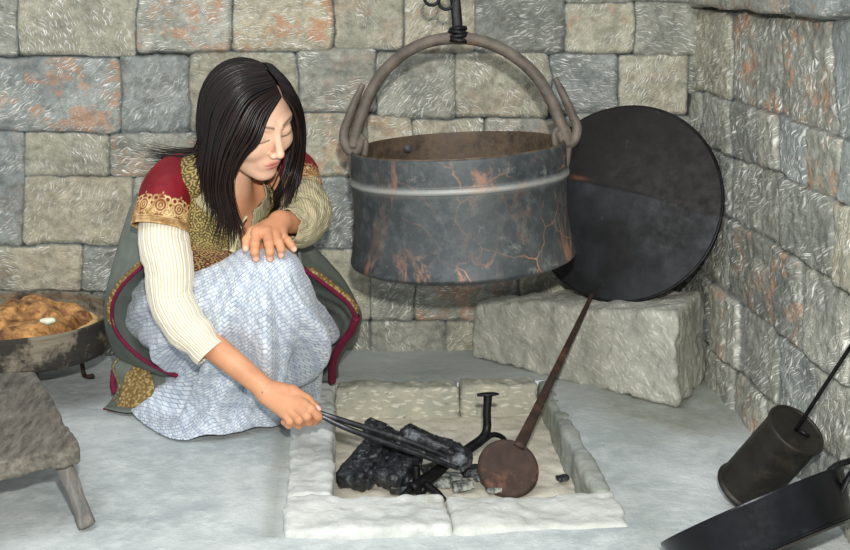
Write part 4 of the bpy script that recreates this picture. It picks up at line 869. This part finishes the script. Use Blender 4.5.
# skirt
def fl(x, y): q_ = on_z(x, y, .004); return q_
def rowp(r): return [P(*c) for c in r]
rows = [rowp([(165, 262, 2.86), (158, 256, 2.72), (190, 250, 2.60), (222, 252, 2.52), (248, 250, 2.45), (270, 246, 2.43), (291, 250, 2.47), (299, 262, 2.62)]),
        rowp([(142, 285, 2.88), (140, 280, 2.70), (175, 277, 2.54), (215, 276, 2.46), (248, 266, 2.395), (275, 262, 2.375), (298, 266, 2.42), (305, 277, 2.64)]),
        rowp([(130, 315, 2.90), (129, 302, 2.72), (162, 310, 2.53), (205, 315, 2.455), (245, 306, 2.405), (280, 302, 2.40), (309, 299, 2.45), (317, 306, 2.68)]),
        rowp([(133, 342, 2.90), (134, 337, 2.74), (168, 346, 2.57), (210, 350, 2.50), (250, 346, 2.45), (286, 341, 2.455), (323, 327, 2.52), (329, 336, 2.72)]),
        rowp([(160, 374, 2.88), (172, 370, 2.77), (190, 371, 2.64), (215, 378, 2.56), (250, 378, 2.51), (284, 369, 2.53), (314, 358, 2.59), (322, 362, 2.77)]),
        rowp([(144, 397, 2.84), (154, 395, 2.77), (178, 402, 2.66), (215, 408, 2.60), (245, 405, 2.57), (272, 398, 2.60), (296, 386, 2.66), (309, 384, 2.80)]),
        [fl(128, 405), fl(137, 418), fl(172, 438), fl(213, 436), fl(245, 431), fl(272, 424), fl(289, 413), fl(302, 392)]]
nu, nv = 190, 240; G = loft(rows, nu, nv)
du = np.gradient(G, axis=0); dv_ = np.gradient(G, axis=1); Nn = np.cross(du, dv_); Nn /= np.linalg.norm(Nn, axis=-1)[..., None]+1e-9
Nn *= np.sign((Nn*(CAM-G)).sum(-1).mean())
uu = np.linspace(0, 1, nu)[:, None]*np.ones((1, nv)); vv_ = np.ones((nu, 1))*np.linspace(0, 1, nv)[None]
fan = (vv_-.66)/(.18+uu*.9); amp = .028*np.clip((uu-.10)*1.6, 0, 1)*np.clip(uu*2, 0, 1)
fold = amp*(np.sin(fan*21+1.2+1.5*np.sin(uu*4))+.5*np.sin(fan*43+uu*5+.5)); fold += .004*fbm(G.reshape(-1, 3), 14, 3, 2).reshape(nu, nv)
fold += .010*np.exp(-((uu-.62-.25*(vv_-.5))/.05)**2)*np.sin(vv_*7)*np.clip(1-abs(vv_-.3)*2, 0, 1)
fold *= np.clip((1-uu)*8, .25, 1)*np.clip(vv_*3.5, .2, 1)
Gs = G+Nn*fold[..., None]; Gs[..., 2] = np.maximum(Gs[..., 2], .003)
uvp = np.stack([vv_*.62*100/.72, uu*.52*100/.72, 0*uu], -1).reshape(-1, 3)
an = .5; c_, s2_ = math.cos(an), math.sin(an); uvp = np.stack([uvp[:, 0]*c_-uvp[:, 1]*s2_, uvp[:, 0]*s2_+uvp[:, 1]*c_, 0*uvp[:, 0]], -1)
skirt = solidify(mesh('skirt', Gs.reshape(-1, 3), grid_f(nu, nv), M_skirt, person, True, {'uvp': uvp}), .003, 0)
# coat: outer sheet and lining of each side, with braid and piping along the edges
def sheet_obj(name, rows_, mat, par, nu=60, nv=60, th=.004, amp=.004, sc_=9):
    G = loft([[P(*c) if len(c) == 3 else np.array(on_z(c[0], c[1], .005)) for c in r] for r in rows_], nu, nv)
    G = G+np.stack([fbm(G.reshape(-1, 3), sc_, 2, 1), fbm(G.reshape(-1, 3), sc_, 2, 2), fbm(G.reshape(-1, 3), sc_, 2, 3)*.4], -1).reshape(G.shape)*amp*np.sin(np.linspace(0, math.pi, nv))[None, :, None]
    G[..., 2] = np.maximum(G[..., 2], .004); return solidify(mesh(name, G.reshape(-1, 3), grid_f(nu, nv), mat, par), th, 0)
# left outer: silhouette behind -> silhouette -> front edge
Ledge = [(150, 200, 2.60), (152, 225, 2.60), (158, 252, 2.58), (140, 268, 2.58), (121, 287, 2.60), (112, 308, 2.63), (116, 331, 2.66), (136, 354, 2.68), (160, 369, 2.70), (182, 378, 2.72)]
Lsil = [(138, 195, 2.66), (130, 212, 2.68), (122, 235, 2.70), (116, 258, 2.72), (111, 280, 2.74), (107, 305, 2.77), (108, 335, 2.80), (122, 362, 2.83), (150, 380, 2.86), (180, 388, 2.88)]
Lbk = [(165, 190, 2.76), (160, 210, 2.80), (150, 235, 2.86), (140, 260, 2.92), (135, 285, 2.96), (132, 310, 2.98), (135, 340, 2.98), (145, 362, 2.98), (165, 375, 2.98), (190, 380, 2.98)]
mid = lambda a, b, dd=0.: [((x0+x1)/2, (y0+y1)/2, (z0+z1)/2+dd) for (x0, y0, z0), (x1, y1, z1) in zip(a, b)]
coat = sheet_obj('coat', [list(r) for r in zip(Lbk, Lsil, mid(Lsil, Ledge, -.01), Ledge)], M_coat, person, 90, 70)
Lin = [(170, 210, 2.68), (172, 232, 2.70), (172, 262, 2.72), (156, 278, 2.74), (142, 296, 2.76), (136, 312, 2.78), (140, 332, 2.80), (152, 350, 2.80), (170, 362, 2.80), (186, 370, 2.80)]
sheet_obj('lining', [list(r) for r in zip(Ledge, mid(Ledge, Lin, .01), Lin)], M_lining, coat, 80, 40)
Redge = [(298, 245, 2.60), (303, 268, 2.59), (318, 279, 2.60), (334, 291, 2.62), (348, 303, 2.64), (356.5, 317, 2.66), (351, 331, 2.69), (340, 346, 2.73), (333, 362, 2.78), (332, 381, 2.84)]
Rsil = [(300, 235, 2.72), (316, 250, 2.73), (329, 263, 2.74), (341, 278, 2.76), (352, 297, 2.78), (359, 316, 2.80), (354, 333, 2.84), (344, 350, 2.88), (338, 362, 2.92), (337, 375, 2.95)]
Rbk = [(280, 230, 2.90), (290, 245, 2.92), (300, 258, 2.94), (315, 275, 2.96), (325, 295, 2.98), (330, 315, 3.0), (330, 330, 3.0), (325, 345, 3.0), (325, 352, 3.0), (325, 358, 3.0)]
sheet_obj('coat_flap', [list(r) for r in zip(Redge, mid(Redge, Rsil, -.012), Rsil, Rbk)], M_coat, person, 90, 60)
Rin = [(285, 262, 2.70), (290, 285, 2.72), (300, 300, 2.76), (312, 312, 2.80), (320, 325, 2.84), (322, 338, 2.86), (318, 350, 2.88), (312, 362, 2.88), (306, 374, 2.86), (300, 386, 2.84)]
sheet_obj('lining', [list(r) for r in zip(Rin, mid(Rin, Redge, .035), Redge)], M_lining, coat, 80, 50, amp=.012, sc_=14)
def edge_strip(name, E, mat, par, wd, off=(0, 0, 0), i0=0, i1=None, flat=.35, shift=0.):
    pts_ = [P(x+off[0], y+off[1], d+off[2]) for x, y, d in E[i0:i1]]; v, f = tube_vf(pts_, wd, 10, 60, flat, ref=RIGHT*.8+UP*.6 if shift else FWD); return mesh(name, v, f, mat, par)
edge_strip('maroon_piping', Ledge, M_maroon, coat, .0048, (0, 0, -.003), 2, flat=1.)
edge_strip('maroon_piping', Redge, M_maroon, coat, .0055, (0, 0, -.003), 1, 6, flat=1.)
edge_strip('maroon_piping', Redge, M_maroon, coat, .0105, (0, 0, -.004), 5, None, flat=.9)
def ribbon(name, E, mat, par, ox, oy, w0, d=-.012, i0=0, i1=None):
    A_ = np.array([P(x+ox*0, y+oy*0, z+d) for x, y, z in E[i0:i1]]); B2 = np.array([P(x+ox*w0, y+oy*w0, z+d+.006) for x, y, z in E[i0:i1]]); G = np.stack([cr(A_, 80), cr((A_+B2)/2, 80)-FWD*.002, cr(B2, 80)], 0)
    return solidify(mesh(name, G.reshape(-1, 3), grid_f(3, 80), mat, par), .003, 0)
def ribbon_n(name, E, mat, par, w0, side, d=-.012, i0=0, i1=None):
    e = np.array(E[i0:i1], float); e = cr(e, 80); t_ = np.gradient(e[:, :2], axis=0); t_ /= np.linalg.norm(t_, axis=1)[:, None]; n_ = np.stack([-t_[:, 1], t_[:, 0]], -1)*side
    tp = np.clip(np.minimum(np.arange(80), 79-np.arange(80))/8., .2, 1)[:, None]
    G = np.array([[P(*(e[i, :2]+n_[i]*w0*k*tp[i]), e[i, 2]+d+.004*k) for i in range(80)] for k in (0, .5, 1)]); return solidify(mesh(name, G.reshape(-1, 3), grid_f(3, 80), mat, par), .003, 0)
ribbon_n('gold_braid', Ledge, M_braid, coat, 5.5, 1, -.006, 2, 7)
ribbon_n('gold_braid', Redge, M_braid, coat, 6.5, -1, -.006, 1, 6)
# turned-back coat corner on the floor
crn = [[(122, 354, 2.80), (140, 357, 2.79), (160, 366, 2.78), (180, 378, 2.76)], [(112, 366, 2.80), (130, 370, 2.77), (150, 378, 2.76), (172, 390, 2.74)], [(118, 386, 2.79), (132, 388, 2.76), (148, 392, 2.74), (164, 402, 2.74)], [(112, 400, 2.79), (128, 402, 2.76), (142, 405, 2.74), (156, 412, 2.72)], [(105, 408), (122, 412), (138, 413), (152, 418)]]
sheet_obj('coat_corner', crn, M_coat, person, 50, 50, amp=.003)
e0 = [(r[0] if len(r[0]) == 3 else (105, 408, 2.775)) for r in crn]
edge_strip('gold_braid', e0, M_braid, coat, .0065, (2, 0, -.006)); 
edge_strip('maroon_piping', [(104, 409, 2.765), (120, 413, 2.745), (138, 415, 2.735), (153, 419, 2.715)], M_maroon, coat, .0036, flat=1.)
ribbon_n('maroon_piping', [(111, 370, 2.80), (110, 382, 2.795), (112, 395, 2.79)], M_maroon, coat, 6, -1, 0)
cb = loft([[P(126, 374, 2.762), P(136, 366, 2.768), P(150, 370, 2.755)], [P(121, 392, 2.752), P(136, 390, 2.740), P(154, 388, 2.735)], [P(116, 407, 2.745), P(134, 408, 2.725), P(148, 404, 2.722)]], 30, 30)
o = solidify(mesh('embroidered_patch', cb.reshape(-1, 3), grid_f(30, 30), M_braid, coat), .003, 0)
